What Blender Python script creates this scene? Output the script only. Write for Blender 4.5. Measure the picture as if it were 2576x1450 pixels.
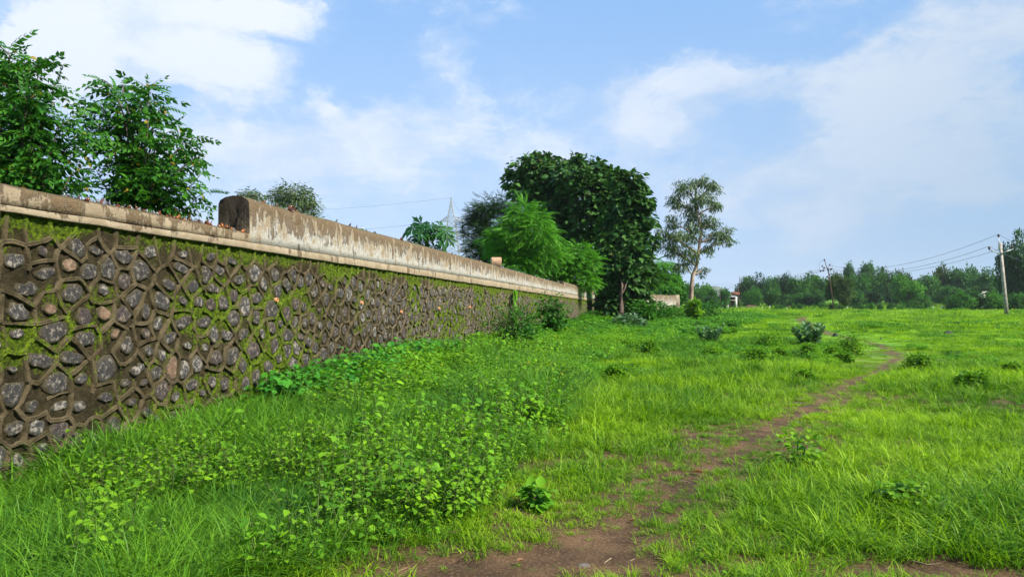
import bpy, math, random
import numpy as np
from math import radians, pi, sin, cos, atan2, tan
from mathutils import Vector, Matrix

# ------------------------------------------------------------------ scene, camera, light
for o in list(bpy.data.objects):
    bpy.data.objects.remove(o)
sc = bpy.context.scene
COL = sc.collection
random.seed(11)
rng = np.random.default_rng(11)

F = 1861.0                       # focal length in pixels of a 2576 px wide picture
TILT = math.atan(39.0 / F)
EYE = 1.6
cd = bpy.data.cameras.new('camera')
cam = bpy.data.objects.new('camera', cd)
COL.objects.link(cam)
cd.sensor_width = 36.0
cd.lens = 36.0 * F / 2576.0
cd.clip_start = 0.05
cd.clip_end = 9000
cam.location = (0, 0, EYE)
cam.rotation_euler = (pi / 2 + TILT, 0, 0)
sc.camera = cam

sc.view_settings.view_transform = 'Standard'
sc.view_settings.look = 'None'
sc.view_settings.gamma = 1
sc.view_settings.exposure = 1.05
sc.view_settings.use_curve_mapping = False
sc.cycles.max_bounces = 6
sc.cycles.diffuse_bounces = 3
sc.cycles.transmission_bounces = 4
sc.cycles.transparent_max_bounces = 8
sc.cycles.volume_bounces = 0
sc.cycles.use_denoising = True


def P(px, py, Y):
    """world point at depth Y seen at (px, py) of the 2576 px wide photograph"""
    u = (px - 1288.0) / F
    v = (725.0 - py) / F
    dy = cos(TILT) - v * sin(TILT)
    dz = sin(TILT) + v * cos(TILT)
    return Vector((u / dy * Y, Y, EYE + dz / dy * Y))


SUN_DIR = Vector((0.80, -0.42, 0.82)).normalized()
sun_el = math.asin(SUN_DIR.z)
sun_az = atan2(SUN_DIR.x, SUN_DIR.y)
sd = bpy.data.lights.new('sun', 'SUN')
sd.energy = 4.8
sd.angle = radians(2.5)
sd.color = (1.0, 0.93, 0.80)
so = bpy.data.objects.new('sun', sd)
so.rotation_euler = SUN_DIR.to_track_quat('Z', 'Y').to_euler()
so.location = (20, -10, 40)
COL.objects.link(so)


# ------------------------------------------------------------------ node helpers
def nd(nt, typ, ins=None, out=0, **props):
    n = nt.nodes.new(typ)
    for k, v in props.items():
        setattr(n, k, v)
    for k, v in (ins or {}).items():
        s = n.inputs[k]
        if isinstance(v, bpy.types.NodeSocket):
            nt.links.new(v, s)
        else:
            s.default_value = v
    return n.outputs[out]


def mth(nt, op, a, b=None, c=None, clamp=False):
    ins = {0: a}
    if b is not None:
        ins[1] = b
    if c is not None:
        ins[2] = c
    return nd(nt, 'ShaderNodeMath', ins, operation=op, use_clamp=clamp)


def mix(nt, f, a, b, mode='MIX'):
    def c4(v):
        return tuple(v) + (1,) if isinstance(v, (tuple, list)) and len(v) == 3 else v
    return nd(nt, 'ShaderNodeMix', {0: f, 6: c4(a), 7: c4(b)}, out=2, data_type='RGBA', blend_type=mode)


def ramp(nt, fac, stops, out=0):
    n = nt.nodes.new('ShaderNodeValToRGB')
    nt.links.new(fac, n.inputs[0])
    e = n.color_ramp.elements
    while len(e) < len(stops):
        e.new(0.5)
    for el, (p, c) in zip(e, stops):
        el.position = p
        el.color = (c, c, c, 1) if isinstance(c, (int, float)) else tuple(c) + (1,)
    return n.outputs[out]


def sstep(nt, v, a, b):
    return nd(nt, 'ShaderNodeMapRange', {0: v, 1: a, 2: b, 3: 0.0, 4: 1.0}, interpolation_type='SMOOTHSTEP')


def noise(nt, vec, scale, detail=4, rough=0.55, out=0):
    return nd(nt, 'ShaderNodeTexNoise', {'Vector': vec, 'Scale': scale, 'Detail': detail, 'Roughness': rough}, out=out)


def attr(nt, name, out=2):
    return nd(nt, 'ShaderNodeAttribute', {}, out=out, attribute_name=name)


def scl(nt, vec, x, y, z):
    return nd(nt, 'ShaderNodeVectorMath', {0: vec, 1: (x, y, z)}, operation='MULTIPLY')


def newmat(name):
    m = bpy.data.materials.new(name)
    m.use_nodes = True
    nt = m.node_tree
    nt.nodes.clear()
    out = nt.nodes.new('ShaderNodeOutputMaterial')
    return m, nt, out


def surf(nt, out, color, rough=0.8, bump=None, bdist=0.01, spec=0.3, metal=0.0, extra=None):
    b = nt.nodes.new('ShaderNodeBsdfPrincipled')
    for k, v in (('Base Color', color), ('Roughness', rough), ('Specular IOR Level', spec), ('Metallic', metal)):
        if isinstance(v, bpy.types.NodeSocket):
            nt.links.new(v, b.inputs[k])
        else:
            b.inputs[k].default_value = (tuple(v) + (1,)) if k == 'Base Color' else v
    if bump is not None:
        bn = nd(nt, 'ShaderNodeBump', {'Height': bump, 'Distance': bdist, 'Strength': 1.0})
        nt.links.new(bn, b.inputs['Normal'])
    for k, v in (extra or {}).items():
        b.inputs[k].default_value = v
    nt.links.new(b.outputs[0], out.inputs[0])
    return b


# ------------------------------------------------------------------ world
w = bpy.data.worlds.new('World')
sc.world = w
w.use_nodes = True
nt = w.node_tree
nt.nodes.clear()
wout = nt.nodes.new('ShaderNodeOutputWorld')
bg = nt.nodes.new('ShaderNodeBackground')
SKY_S = 0.105
bg.inputs[1].default_value = SKY_S
nt.links.new(bg.outputs[0], wout.inputs[0])
sky = nt.nodes.new('ShaderNodeTexSky')
sky.sky_type = 'NISHITA'
sky.sun_disc = False
sky.sun_elevation = sun_el
sky.sun_rotation = sun_az
sky.air_density = 1.0
sky.dust_density = 0.6
sky.ozone_density = 2.0
geo = nd(nt, 'ShaderNodeTexCoord', out=0)   # Generated = view direction in a world
sep = nt.nodes.new('ShaderNodeSeparateXYZ')
nt.links.new(geo, sep.inputs[0])
dx, dy_, dz = sep.outputs
az = mth(nt, 'ARCTAN2', dx, dy_)
el = mth(nt, 'ARCSINE', dz)
zz = mth(nt, 'ADD', mth(nt, 'MAXIMUM', dz, 0.0), 0.22)
cx = mth(nt, 'DIVIDE', dx, zz)
cy = mth(nt, 'DIVIDE', dy_, zz)
cv = nd(nt, 'ShaderNodeCombineXYZ', {0: cx, 1: cy, 2: 0.3})
ae = nd(nt, 'ShaderNodeCombineXYZ', {0: az, 1: mth(nt, 'MULTIPLY', el, 1.7), 2: 0.0})
warp = nd(nt, 'ShaderNodeTexNoise', {'Vector': ae, 'Scale': 7.0, 'Detail': 7, 'Roughness': 0.62}, out=1)
wv = nd(nt, 'ShaderNodeVectorMath', {0: warp, 1: (0.5, 0.5, 0.5)}, operation='SUBTRACT')
wv = nd(nt, 'ShaderNodeVectorMath', {0: wv, 'Scale': 0.16}, operation='SCALE')
aew = nd(nt, 'ShaderNodeVectorMath', {0: ae, 1: wv}, operation='ADD')
f1 = noise(nt, cv, 1.3, 9, 0.60)
f2 = noise(nt, aew, 7.5, 10, 0.68)
fb = mth(nt, 'ADD', mth(nt, 'MULTIPLY', mth(nt, 'ADD', mth(nt, 'MULTIPLY', f1, 0.5), mth(nt, 'MULTIPLY', f2, 0.5)), 1.5), -0.25)


def dir_ae(px, py):
    p = P(px, py, 1.0) - Vector((0, 0, EYE))
    p.normalize()
    return atan2(p.x, p.y), math.asin(p.z)


CLOUDS = [  # (px, py, half width, half height, weight) of the cloud banks and clear gaps
    (330, 75, 330, 120, .34), (560, 150, 220, 45, .34), (150, 130, 110, 90, .20), (520, 235, 110, 18, .16),
    (690, 40, 260, 35, .24), (830, 235, 55, 40, .22), (1110, 170, 110, 120, .14), (1000, 300, 260, 60, .16),
    (1350, 330, 420, 90, .10), (1640, 320, 100, 55, .18), (1720, 200, 190, 90, .26), (2010, 200, 220, 60, .22),
    (2060, 560, 100, 55, .40), (1640, 600, 60, 20, .12), (2330, 520, 200, 24, .16), (2380, 270, 300, 130, .24), (2480, 60, 200, 70, .22), (2500, 470, 130, 30, .22),
    (2070, 385, 30, 12, .18), (2160, 120, 100, 20, .10), (700, 370, 330, 80, .14), (1150, 420, 400, 90, .12), (1900, 470, 380, 80, .14), (2200, 330, 240, 60, .12), (1330, 50, 130, 40, .12), (2300, 430, 300, 60, .12),
    (560, 330, 160, 50, .10), (0, 150, 60, 60, .10),
    (860, 190, 230, 60, -.20), (560, 275, 300, 40, -.18), (1650, 70, 420, 80, -.24), (930, 110, 120, 90, -.18),
    (20, 50, 50, 60, -.2), (2150, 70, 180, 60, -.1), (1330, 170, 150, 60, -.10),
]
bias = None
for px, py, rx, ry, wt in CLOUDS:
    a0, e0 = dir_ae(px, py)
    a1, _ = dir_ae(px + rx * 1.15, py)
    ex, ey = abs(a1 - a0), ry * 1.25 / F
    dv = nd(nt, 'ShaderNodeVectorMath', {0: aew, 1: (a0, e0 * 1.7, 0)}, operation='SUBTRACT')
    dv = scl(nt, dv, 1 / ex, 1 / (ey * 1.7), 0)
    ln = nd(nt, 'ShaderNodeVectorMath', {0: dv}, out=1, operation='LENGTH')
    b = mth(nt, 'MULTIPLY', nd(nt, 'ShaderNodeMapRange', {0: ln, 1: 1.25, 2: 0.25, 3: 0.0, 4: 1.0},
                               interpolation_type='SMOOTHSTEP'), wt * 0.86)
    bias = b if bias is None else mth(nt, 'ADD', bias, b)
dens = mth(nt, 'ADD', fb, bias)
cover = nd(nt, 'ShaderNodeMapRange', {0: dens, 1: 0.42, 2: 0.76, 3: 0.0, 4: 0.95}, interpolation_type='SMOOTHSTEP')
k = 1.0 / SKY_S
blue = mix(nt, 0.70, sky.outputs[0], (0.086 * k, 0.237 * k, 0.482 * k))
shade = noise(nt, aew, 4.0, 6, 0.6)
# the cloud underside is a little greyer towards the north-east, where the weather is
north_east = sstep(nt, az, -0.1, 0.75)
ccol = mix(nt, sstep(nt, mth(nt, 'ADD', shade, mth(nt, 'MULTIPLY', mth(nt, 'SUBTRACT', dens, 0.6), 0.6)), 0.38, 0.66), (0.300 * k, 0.370 * k, 0.480 * k), (0.465 * k, 0.490 * k, 0.535 * k))
ccol = mix(nt, mth(nt, 'MULTIPLY', north_east, 0.5), ccol, (0.284 * k, 0.331 * k, 0.396 * k))
cover = mth(nt, 'ADD', mth(nt, 'MULTIPLY', cover, 0.84), 0.16)
skc = mix(nt, cover, blue, ccol)
hz = sstep(nt, el, 0.52, 0.04)
hzc = mix(nt, north_east, (0.301 * k, 0.370 * k, 0.482 * k), (0.176 * k, 0.258 * k, 0.353 * k))
skc = mix(nt, mth(nt, 'MULTIPLY', hz, mth(nt, 'ADD', mth(nt, 'MULTIPLY', north_east, 0.22), 0.60)), skc, hzc)
nt.links.new(skc, bg.inputs[0])


# ------------------------------------------------------------------ mesh helpers
def mesh_np(name, V, faces, mat=None, smooth=False, attrs=None):
    """faces: list of int arrays, each (n, k)"""
    me = bpy.data.meshes.new(name)
    V = np.asarray(V, dtype=np.float32)
    faces = [np.asarray(f, dtype=np.int32) for f in faces if len(f)]
    me.vertices.add(len(V))
    me.vertices.foreach_set('co', V.ravel())
    nl = sum(f.size for f in faces)
    nf = sum(len(f) for f in faces)
    if nf:
        me.loops.add(nl)
        me.loops.foreach_set('vertex_index', np.concatenate([f.ravel() for f in faces]))
        me.polygons.add(nf)
        tot = np.concatenate([np.full(len(f), f.shape[1], dtype=np.int32) for f in faces])
        st = np.concatenate([[0], np.cumsum(tot)[:-1]]).astype(np.int32)
        me.polygons.foreach_set('loop_start', st)
        if smooth:
            me.polygons.foreach_set('use_smooth', np.ones(nf, dtype=bool))
    me.update(calc_edges=True)
    for k_, (typ, arr) in (attrs or {}).items():
        a = me.attributes.new(k_, typ, 'POINT')
        arr = np.asarray(arr)
        if typ == 'FLOAT':
            a.data.foreach_set('value', arr.astype(np.float32))
        elif typ == 'INT':
            a.data.foreach_set('value', arr.astype(np.int32))
        elif typ == 'FLOAT_VECTOR':
            a.data.foreach_set('vector', arr.astype(np.float32).ravel())
    if mat is not None:
        me.materials.append(mat)
    return me


def ob(name, me, parent=None, loc=None, rot=None, **tags):
    o = bpy.data.objects.new(name, me)
    COL.objects.link(o)
    if parent is not None:
        o.parent = parent
    if loc is not None:
        o.location = loc
    if rot is not None:
        o.rotation_euler = rot
    for k_, v in tags.items():
        if v is not None:
            o[k_] = v
    return o


def thing(name, label, cat, loc=(0, 0, 0), rz=0.0, group=None):
    return ob(name, None, loc=loc, rot=(0, 0, rz), label=label, category=cat, group=group)


class MB:
    """collects primitive pieces for one mesh object"""

    def __init__(s):
        s.V, s.F, s.n = [], {}, 0

    def add(s, V, F_):
        V = np.asarray(V, dtype=float).reshape(-1, 3)
        s.V.append(V)
        for f in F_:
            f = np.asarray(f)
            if f.ndim == 1:
                f = f[None]
            s.F.setdefault(f.shape[1], []).append(f + s.n)
        s.n += len(V)
        return s

    def box(s, a, b, M=None):
        a, b = np.minimum(a, b), np.maximum(a, b)
        V = np.array([[x, y, z] for z in (a[2], b[2]) for y in (a[1], b[1]) for x in (a[0], b[0])], dtype=float)
        if M is not None:
            V = np.array([list(M @ Vector(v)) for v in V])
        return s.add(V, [[0, 2, 3, 1], [4, 5, 7, 6], [0, 1, 5, 4], [2, 6, 7, 3], [0, 4, 6, 2], [1, 3, 7, 5]])

    def tube(s, pts, rad, n=6, cap=True):
        pts = [Vector(p) for p in pts]
        if isinstance(rad, (int, float)):
            rad = [rad] * len(pts)
        V = []
        up = Vector((0, 0, 1))
        for i, p in enumerate(pts):
            d = (pts[min(i + 1, len(pts) - 1)] - pts[max(i - 1, 0)])
            if d.length < 1e-9:
                d = Vector((0, 0, 1))
            d.normalize()
            ref = up if abs(d.z) < 0.9 else Vector((1, 0, 0))
            a = d.cross(ref).normalized()
            b = d.cross(a)
            for j in range(n):
                t = 2 * pi * j / n
                V.append(p + (a * cos(t) + b * sin(t)) * rad[i])
        Fq = []
        for i in range(len(pts) - 1):
            for j in range(n):
                k_ = (j + 1) % n
                Fq.append([i * n + j, (i + 1) * n + j, (i + 1) * n + k_, i * n + k_])
        s.add([list(v) for v in V], [np.array(Fq)])
        if cap:
            m = s.n - len(V)
            s.F.setdefault(n, []).append(np.array([[m + j for j in range(n)]]))
            e = m + (len(pts) - 1) * n
            s.F.setdefault(n, []).append(np.array([[e + n - 1 - j for j in range(n)]]))
        return s

    def mesh(s, name, mat=None, smooth=False, off=None, attrs=None):
        V = np.concatenate(s.V) if s.V else np.zeros((0, 3))
        if off is not None:
            V = V - np.array(off)
        return mesh_np(name, V, [np.concatenate(f) for f in s.F.values()], mat, smooth, attrs)

    def build(s, name, mat, parent=None, smooth=False, off=None, **tags):
        return ob(name, s.mesh(name, mat, smooth, off), parent, **tags)


# lattice value noise for geometry
_LAT = {}


def vnoise(x, y, seed=0):
    if seed not in _LAT:
        _LAT[seed] = np.random.default_rng(1000 + seed).random((256, 256))
    L = _LAT[seed]
    x = np.asarray(x, dtype=float)
    y = np.asarray(y, dtype=float)
    xi = np.floor(x).astype(int)
    yi = np.floor(y).astype(int)
    fx = x - xi
    fy = y - yi
    fx = fx * fx * (3 - 2 * fx)
    fy = fy * fy * (3 - 2 * fy)
    a = L[xi % 256, yi % 256]
    b = L[(xi + 1) % 256, yi % 256]
    c = L[xi % 256, (yi + 1) % 256]
    d = L[(xi + 1) % 256, (yi + 1) % 256]
    return (a * (1 - fx) + b * fx) * (1 - fy) + (c * (1 - fx) + d * fx) * fy - 0.5


def fbm(x, y, o=4, seed=0):
    s_, a = 0, 1.0
    for i in range(o):
        s_ = s_ + a * vnoise(np.asarray(x) * 2 ** i + 17.3 * i, np.asarray(y) * 2 ** i + 5.1 * i, seed + i)
        a *= 0.5
    return s_


def smooth01(v):
    v = np.clip(v, 0, 1)
    return v * v * (3 - 2 * v)


# ------------------------------------------------------------------ wall frame and ground heights
W0 = np.array([-4.67, 6.75])
WU = np.array([0.216, 1.0])
WU = WU / np.linalg.norm(WU)
WN = np.array([WU[1], -WU[0]])          # points out of the wall face, to the field


def wt(px, py=725.0):
    p = P(px, py, 1.0)
    return (p.x * W0[1] - W0[0]) / (WU[0] - p.x * WU[1])


def wtz(px, py):
    t = wt(px, py)
    Y = W0[1] + WU[1] * t
    return t, P(px, py, Y).z


def curve(pts, deg=None):
    a = np.array([wtz(*p) for p in pts])
    if deg is None:
        return lambda t: np.interp(t, a[:, 0], a[:, 1])
    c = np.polyfit(a[:, 0], a[:, 1], deg, w=1.0 / (8 + a[:, 0]))
    return lambda t: np.polyval(c, t)


ledge_bot = curve([(0, 534), (155, 556), (280, 573), (404, 593), (559, 615), (686, 636), (826, 657.5), (981, 682),
                   (1137, 705.7), (1223, 718), (1370, 742), (1507, 758)], 2)
ledge_h = curve([(0, 518), (680, 615.5), (826, 637), (981, 665), (1223, 708), (1370, 733.6), (1507, 752)], 2)
cop_top = curve([(0, 466), (155, 490), (280, 519.5), (404, 540), (559, 574), (625, 586)], 1)
par_top = curve([(621, 503), (726, 527), (826, 553.5), (919, 577), (1043, 613), (1223, 664), (1271, 675), (1370, 702),
                 (1416, 715), (1507, 740)], 2)
T_STEP = float(wt(626, 540))
T_STEP2 = float(wt(1418, 720))
T_END = float(wt(1512, 745))

_bt = [-30, -8, 0, 1, 3, 5, 8, 13, 17, 27, 48, 60, 80, 120]
_bh = [-.2, -.2, -.22, -.12, .02, .10, .28, .18, .24, .25, .45, .45, .35, .2]
PATH_PX = [(1010, 1580), (1180, 1490), (1330, 1420), (1520, 1330), (1690, 1238), (1850, 1130), (2000, 1040), (2100, 988),
           (2180, 945), (2245, 908), (2262, 893), (2230, 876), (2190, 862), (2120, 848), (2060, 830), (2022, 808), (2015, 795)]


def gp(px, py):
    """flat-ground point"""
    p = P(px, py, 1.0)
    Y = EYE / (EYE - p.z)
    return np.array([p.x * Y, Y])


PATH = np.array([gp(*p) for p in PATH_PX])
PATCHES = [(gp(1240, 1425), 1.15, .50, .20), (gp(1000, 1420), .55, .2, .1), (gp(1300, 1180), .42, .20, .3), (gp(2420, 1432), .85, .20, -.1),
           (gp(1790, 1088), .55, .26, .1), (gp(1560, 1345), .5, .30, .4), (gp(1500, 1155), .30, .12, 0), (gp(2380, 885), 2.6, .32, -.2),
           (gp(2150, 790), 6, 1.6, 0)]


def path_dist(x, y):
    d = np.full(np.shape(x), 1e9)
    for a, b in zip(PATH[:-1], PATH[1:]):
        ab = b - a
        t = np.clip(((x - a[0]) * ab[0] + (y - a[1]) * ab[1]) / (ab @ ab), 0, 1)
        d = np.minimum(d, np.hypot(x - a[0] - ab[0] * t, y - a[1] - ab[1] * t))
    return d


def dirt(x, y):
    """1 on trodden bare soil, 0 under grass"""
    x = np.asarray(x, float)
    y = np.asarray(y, float)
    n = fbm(x * 1.7, y * 1.7, 4, 31)
    n2 = fbm(x * 0.45, y * 0.45, 2, 35)
    hw = -0.08 + 0.006 * y + 0.05 * n2
    v = 1.0 - (path_dist(x, y) - hw) / (0.20 + .003 * y) + n * 0.8
    for c, rx, ry, a in PATCHES:
        dx_ = (x - c[0]) * cos(a) + (y - c[1]) * sin(a)
        dy2 = -(x - c[0]) * sin(a) + (y - c[1]) * cos(a)
        q = np.sqrt((dx_ / rx) ** 2 + (dy2 / ry) ** 2)
        v = np.maximum(v, 1.7 - q * 1.4 + n * 1.1)
    return np.clip(v, 0, 1)


def ground(x, y):
    x = np.asarray(x, float)
    y = np.asarray(y, float)
    t = (x - W0[0]) * WU[0] + (y - W0[1]) * WU[1]
    s = (x - W0[0]) * WN[0] + (y - W0[1]) * WN[1]
    h = np.interp(t, _bt, _bh)
    wd = 1.7 + 0.03 * np.clip(t, 0, 60)
    b = h * np.exp(-(np.maximum(s, 0) / wd) ** 2)
    z = b + 0.10 * fbm(x * .22, y * .22, 3, 3) + 0.03 * fbm(x * 1.3, y * 1.3, 3, 8) * np.exp(-y / 60)
    near = np.exp(-np.hypot(x, y) / 7)
    z = z - 0.03 * near
    z = z + 5.5 * smooth01((y - 205) / 260.0) + 0.7 * fbm(x * .012, y * .012, 3, 5) * smooth01((y - 150) / 200)
    return z


_wbx = [3, 4, 4.83, 6.0, 7.16, 9.5, 12.6, 20, 27, 34, 45, 60, 85, 130]
_wby = [-2.4, -1.35, -.80, -.30, -.02, .35, .75, 2.3, 4.6, 7.5, 12.5, 19, 29, 42]


def weedy(x, y):
    """1 in the rank strip beside the wall, 0 out on the grazed field"""
    e = np.interp(y, _wbx, _wby) + fbm(x * .8, y * .5, 3, 41) * (0.7 + .03 * y)
    return smooth01((e - x) / (0.35 + .02 * y) + .5)


# ------------------------------------------------------------------ materials
def leafmat(name, c1, c2, transl=0.35, rough=0.5, patch=(0.5, 0.6), third=None, inst=False, spec=0.13, holes=None):
    """two-tone leaf: tone varies by leaf, by plant and by patch of ground"""
    m, nt, out = newmat(name)
    gi = nt.nodes.new('ShaderNodeNewGeometry')
    isl = gi.outputs['Random Per Island']
    pos = gi.outputs['Position']
    f = mth(nt, 'MULTIPLY', isl, 0.70)
    if inst:
        r = nd(nt, 'ShaderNodeObjectInfo', {}, out=5)
        f = mth(nt, 'ADD', f, mth(nt, 'MULTIPLY', r, 0.25))
    n = noise(nt, pos, patch[0], 4, 0.6)
    f = mth(nt, 'ADD', f, mth(nt, 'MULTIPLY', mth(nt, 'SUBTRACT', n, 0.5), patch[1] * 2.2))
    f = mth(nt, 'ADD', f, -0.02, clamp=True)
    c = mix(nt, f, c1, c2)
    if third is not None:
        c = mix(nt, mth(nt, 'GREATER_THAN', isl, third[0]), c, third[1])
    a = nt.nodes.new('ShaderNodeBsdfPrincipled')
    nt.links.new(c, a.inputs['Base Color'])
    a.inputs['Roughness'].default_value = rough
    a.inputs['Specular IOR Level'].default_value = spec
    t = nt.nodes.new('ShaderNodeBsdfTranslucent')
    tc = mix(nt, 1.0, c, (1.25, 1.35, 0.55), 'MULTIPLY')
    nt.links.new(tc, t.inputs[0])
    ms = nt.nodes.new('ShaderNodeMixShader')
    ms.inputs[0].default_value = transl
    nt.links.new(a.outputs[0], ms.inputs[1])
    nt.links.new(t.outputs[0], ms.inputs[2])
    nt.links.new(ms.outputs[0], out.inputs[0])
    return m


def barkmat(name, c1, c2, sc_=6.0):
    m, nt, out = newmat(name)
    p = nd(nt, 'ShaderNodeTexCoord', {}, out=3)
    n = noise(nt, scl(nt, p, 1, 1, 0.25), sc_, 6, 0.65)
    surf(nt, out, mix(nt, sstep(nt, n, .35, .65), c1, c2), 0.9, n, 0.03)
    return m


def plainmat(name, c, rough=0.7, var=0.15, sc_=4.0, metal=0.0, extra=None, spec=.3):
    m, nt, out = newmat(name)
    p = nd(nt, 'ShaderNodeTexCoord', {}, out=3)
    n = noise(nt, p, sc_, 5, 0.6)
    lo = tuple(v * (1 - var * 1.8) for v in c)
    hi = tuple(min(1, v * (1 + var * 1.5)) for v in c)
    surf(nt, out, mix(nt, sstep(nt, n, .3, .7), lo, hi), rough, n, 0.004, metal=metal, extra=extra, spec=spec)
    return m


M_grass = leafmat('grass', (.050, .155, .010), (.290, .465, .014), .38, .5, (.30, 1.0), third=(.965, (.26, .23, .08)), inst=True)
M_tall = leafmat('tall_grass', (.024, .100, .012), (.160, .350, .018), .34, .45, (.8, .6), third=(.985, (.25, .21, .10)), inst=True)
M_weed = leafmat('weed_leaf', (.050, .175, .012), (.200, .420, .016), .36, .5, (.9, .7), third=(.98, (.26, .34, .02)), inst=True)
M_vine = leafmat('vine_leaf', (.020, .120, .014), (.085, .310, .028), .30, .4, (1.0, .6), inst=True)
M_cass = leafmat('herb_leaf', (.055, .170, .010), (.210, .400, .014), .36, .5, (.9, .7), third=(.985, (.30, .27, .02)), inst=True)
M_cover = leafmat('ground_cover_leaf', (.025, .110, .010), (.130, .330, .014), .30, .5, (.25, 1.0), inst=True)
M_sapl = leafmat('sapling_leaf', (.018, .090, .014), (.080, .245, .022), .32, .38, (1.3, .5), third=(.985, (.28, .20, .03)))
M_teak = leafmat('teak_leaf', (.018, .065, .016), (.085, .190, .034), .20, .42, (.8, .6), third=(.985, (.12, .10, .04)))
M_dark = leafmat('dark_leaf', (.010, .036, .010), (.035, .090, .020), .22, .45, (.8, .6))
M_feath = leafmat('feathery_leaf', (.035, .150, .014), (.150, .400, .024), .34, .5, (1.0, .6))
M_bush = leafmat('bush_leaf', (.016, .085, .010), (.075, .230, .018), .30, .5, (1.0, .6))
M_euca = leafmat('eucalyptus_leaf', (.045, .085, .030), (.150, .210, .075), .25, .4, (.9, .5))
M_papa = leafmat('papaya_leaf', (.012, .062, .018), (.040, .140, .028), .28, .4, (1.2, .5))
M_calo = leafmat('milkweed_leaf', (.060, .135, .065), (.150, .260, .130), .18, .5, (2.0, .4))
M_shrub = leafmat('shrub_leaf', (.040, .150, .010), (.230, .420, .016), .32, .5, (1.4, .7))
M_twin = leafmat('creeper_leaf', (.070, .210, .016), (.170, .380, .030), .40, .45, (3.0, .5))
FAR = [leafmat('far_leaf_green', (.018, .085, .014), (.085, .225, .028), .25, .6, (.12, .8)),
       leafmat('far_leaf_dark', (.012, .052, .013), (.052, .135, .024), .2, .6, (.12, .8)),
       leafmat('far_leaf_light', (.028, .120, .014), (.120, .300, .028), .28, .6, (.12, .8)),
       leafmat('far_leaf_olive', (.034, .070, .016), (.110, .170, .030), .25, .6, (.12, .8))]
M_bark = barkmat('dark_bark', (.045, .032, .024), (.11, .08, .06))
M_pale = barkmat('pale_bark', (.16, .10, .075), (.42, .33, .26), 3.0)
M_stem = plainmat('green_stem', (.08, .16, .03), .6)
M_red = plainmat('reddish_stem', (.070, .110, .022), .6)
M_dead = plainmat('bare_twig', (.10, .075, .055), .9)
M_conc = plainmat('pole_concrete', (.30, .27, .24), .9, .2, 2.5)
M_steel = plainmat('galvanised_steel', (.34, .36, .38), .5, .12, 3.0, .6)
M_rust = plainmat('rusty_steel', (.10, .055, .04), .7, .3, 8)
M_ceram = plainmat('brown_ceramic', (.05, .014, .012), .25, .1, 8, spec=.6)
M_white = plainmat('pale_ceramic', (.62, .60, .58), .3, .1)
M_wire = plainmat('cable', (.09, .09, .10), .6, .05)
M_post = plainmat('painted_stone_post', (.48, .46, .42), .9, .15, 8)
M_clay = plainmat('clay_pipe', (.46, .22, .10), .8, .2, 30)
M_rock = plainmat('black_rock', (.035, .033, .034), .85, .35, 6)
M_lime = plainmat('limewash', (.62, .61, .58), .9, .12, 1.2)
M_tin = plainmat('corrugated_sheet', (.30, .29, .28), .5, .2, .8, .3)
M_tile = plainmat('red_tile', (.36, .13, .07), .85, .2, 2.0)
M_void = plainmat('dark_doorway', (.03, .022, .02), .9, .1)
M_wood = plainmat('old_wood', (.12, .07, .045), .85, .3, 5)


def glassmat(name, c, rough=.12):
    m, nt, out = newmat(name)
    a = surf(nt, out, c, rough, spec=.6, extra={'Transmission Weight': .55, 'IOR': 1.45})
    return m


GLASS = [glassmat('amber_glass', (.50, .18, .04)), glassmat('brown_glass', (.22, .075, .035)), glassmat('clear_glass', (.30, .33, .34)),
         glassmat('green_glass', (.14, .36, .24)), glassmat('milky_glass', (.26, .29, .33))]


def soilmat():
    m, nt, out = newmat('soil')
    p = nd(nt, 'ShaderNodeTexCoord', {}, out=3)
    n = noise(nt, p, 2.2, 8, 0.65)
    n2 = noise(nt, p, 38, 5, 0.7)
    n3 = noise(nt, p, .35, 6, 0.65)
    soil = mix(nt, sstep(nt, n, .35, .68), (.048, .028, .014), (.118, .069, .034))
    soil = mix(nt, mth(nt, 'MULTIPLY', sstep(nt, n2, .50, .72), .55), soil, (.25, .160, .095))
    soil = mix(nt, mth(nt, 'MULTIPLY', sstep(nt, noise(nt, p, 7, 5, .7), .56, .66), .30), soil, (.07, .11, .018))
    gr = mix(nt, sstep(nt, n3, .36, .62), (.050, .150, .012), (.150, .310, .014))
    gr = mix(nt, sstep(nt, noise(nt, scl(nt, p, .6, 1.4, 1), .09, 7, .7), .56, .68), gr, (.042, .125, .014))
    g = attr(nt, 'green')
    c = mix(nt, g, soil, gr)
    surf(nt, out, c, .95, mth(nt, 'ADD', n2, mth(nt, 'MULTIPLY', n, 2.0)), .018, spec=.2)
    return m


M_soil = soilmat()


def wallcoord(nt):
    return nd(nt, 'ShaderNodeTexCoord', {}, out=3)


def mossy(nt, p, base, shift=0.0):
    """lays moss and algae over a base colour where the 'moss' attribute and the noise allow it"""
    ms = attr(nt, 'moss')
    n = noise(nt, scl(nt, p, 1, 1, .6), 7, 8, .72)
    n2 = noise(nt, p, 30, 6, .75)
    f = mth(nt, 'ADD', mth(nt, 'ADD', n, mth(nt, 'MULTIPLY', n2, .5)), mth(nt, 'MULTIPLY', ms, .62))
    f = sstep(nt, f, .98 - shift, 1.12 - shift)
    mc = mix(nt, sstep(nt, n2, .38, .66), (.020, .040, .003), (.130, .200, .004))
    return mix(nt, mth(nt, 'MULTIPLY', f, .92), base, mc), f


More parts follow.
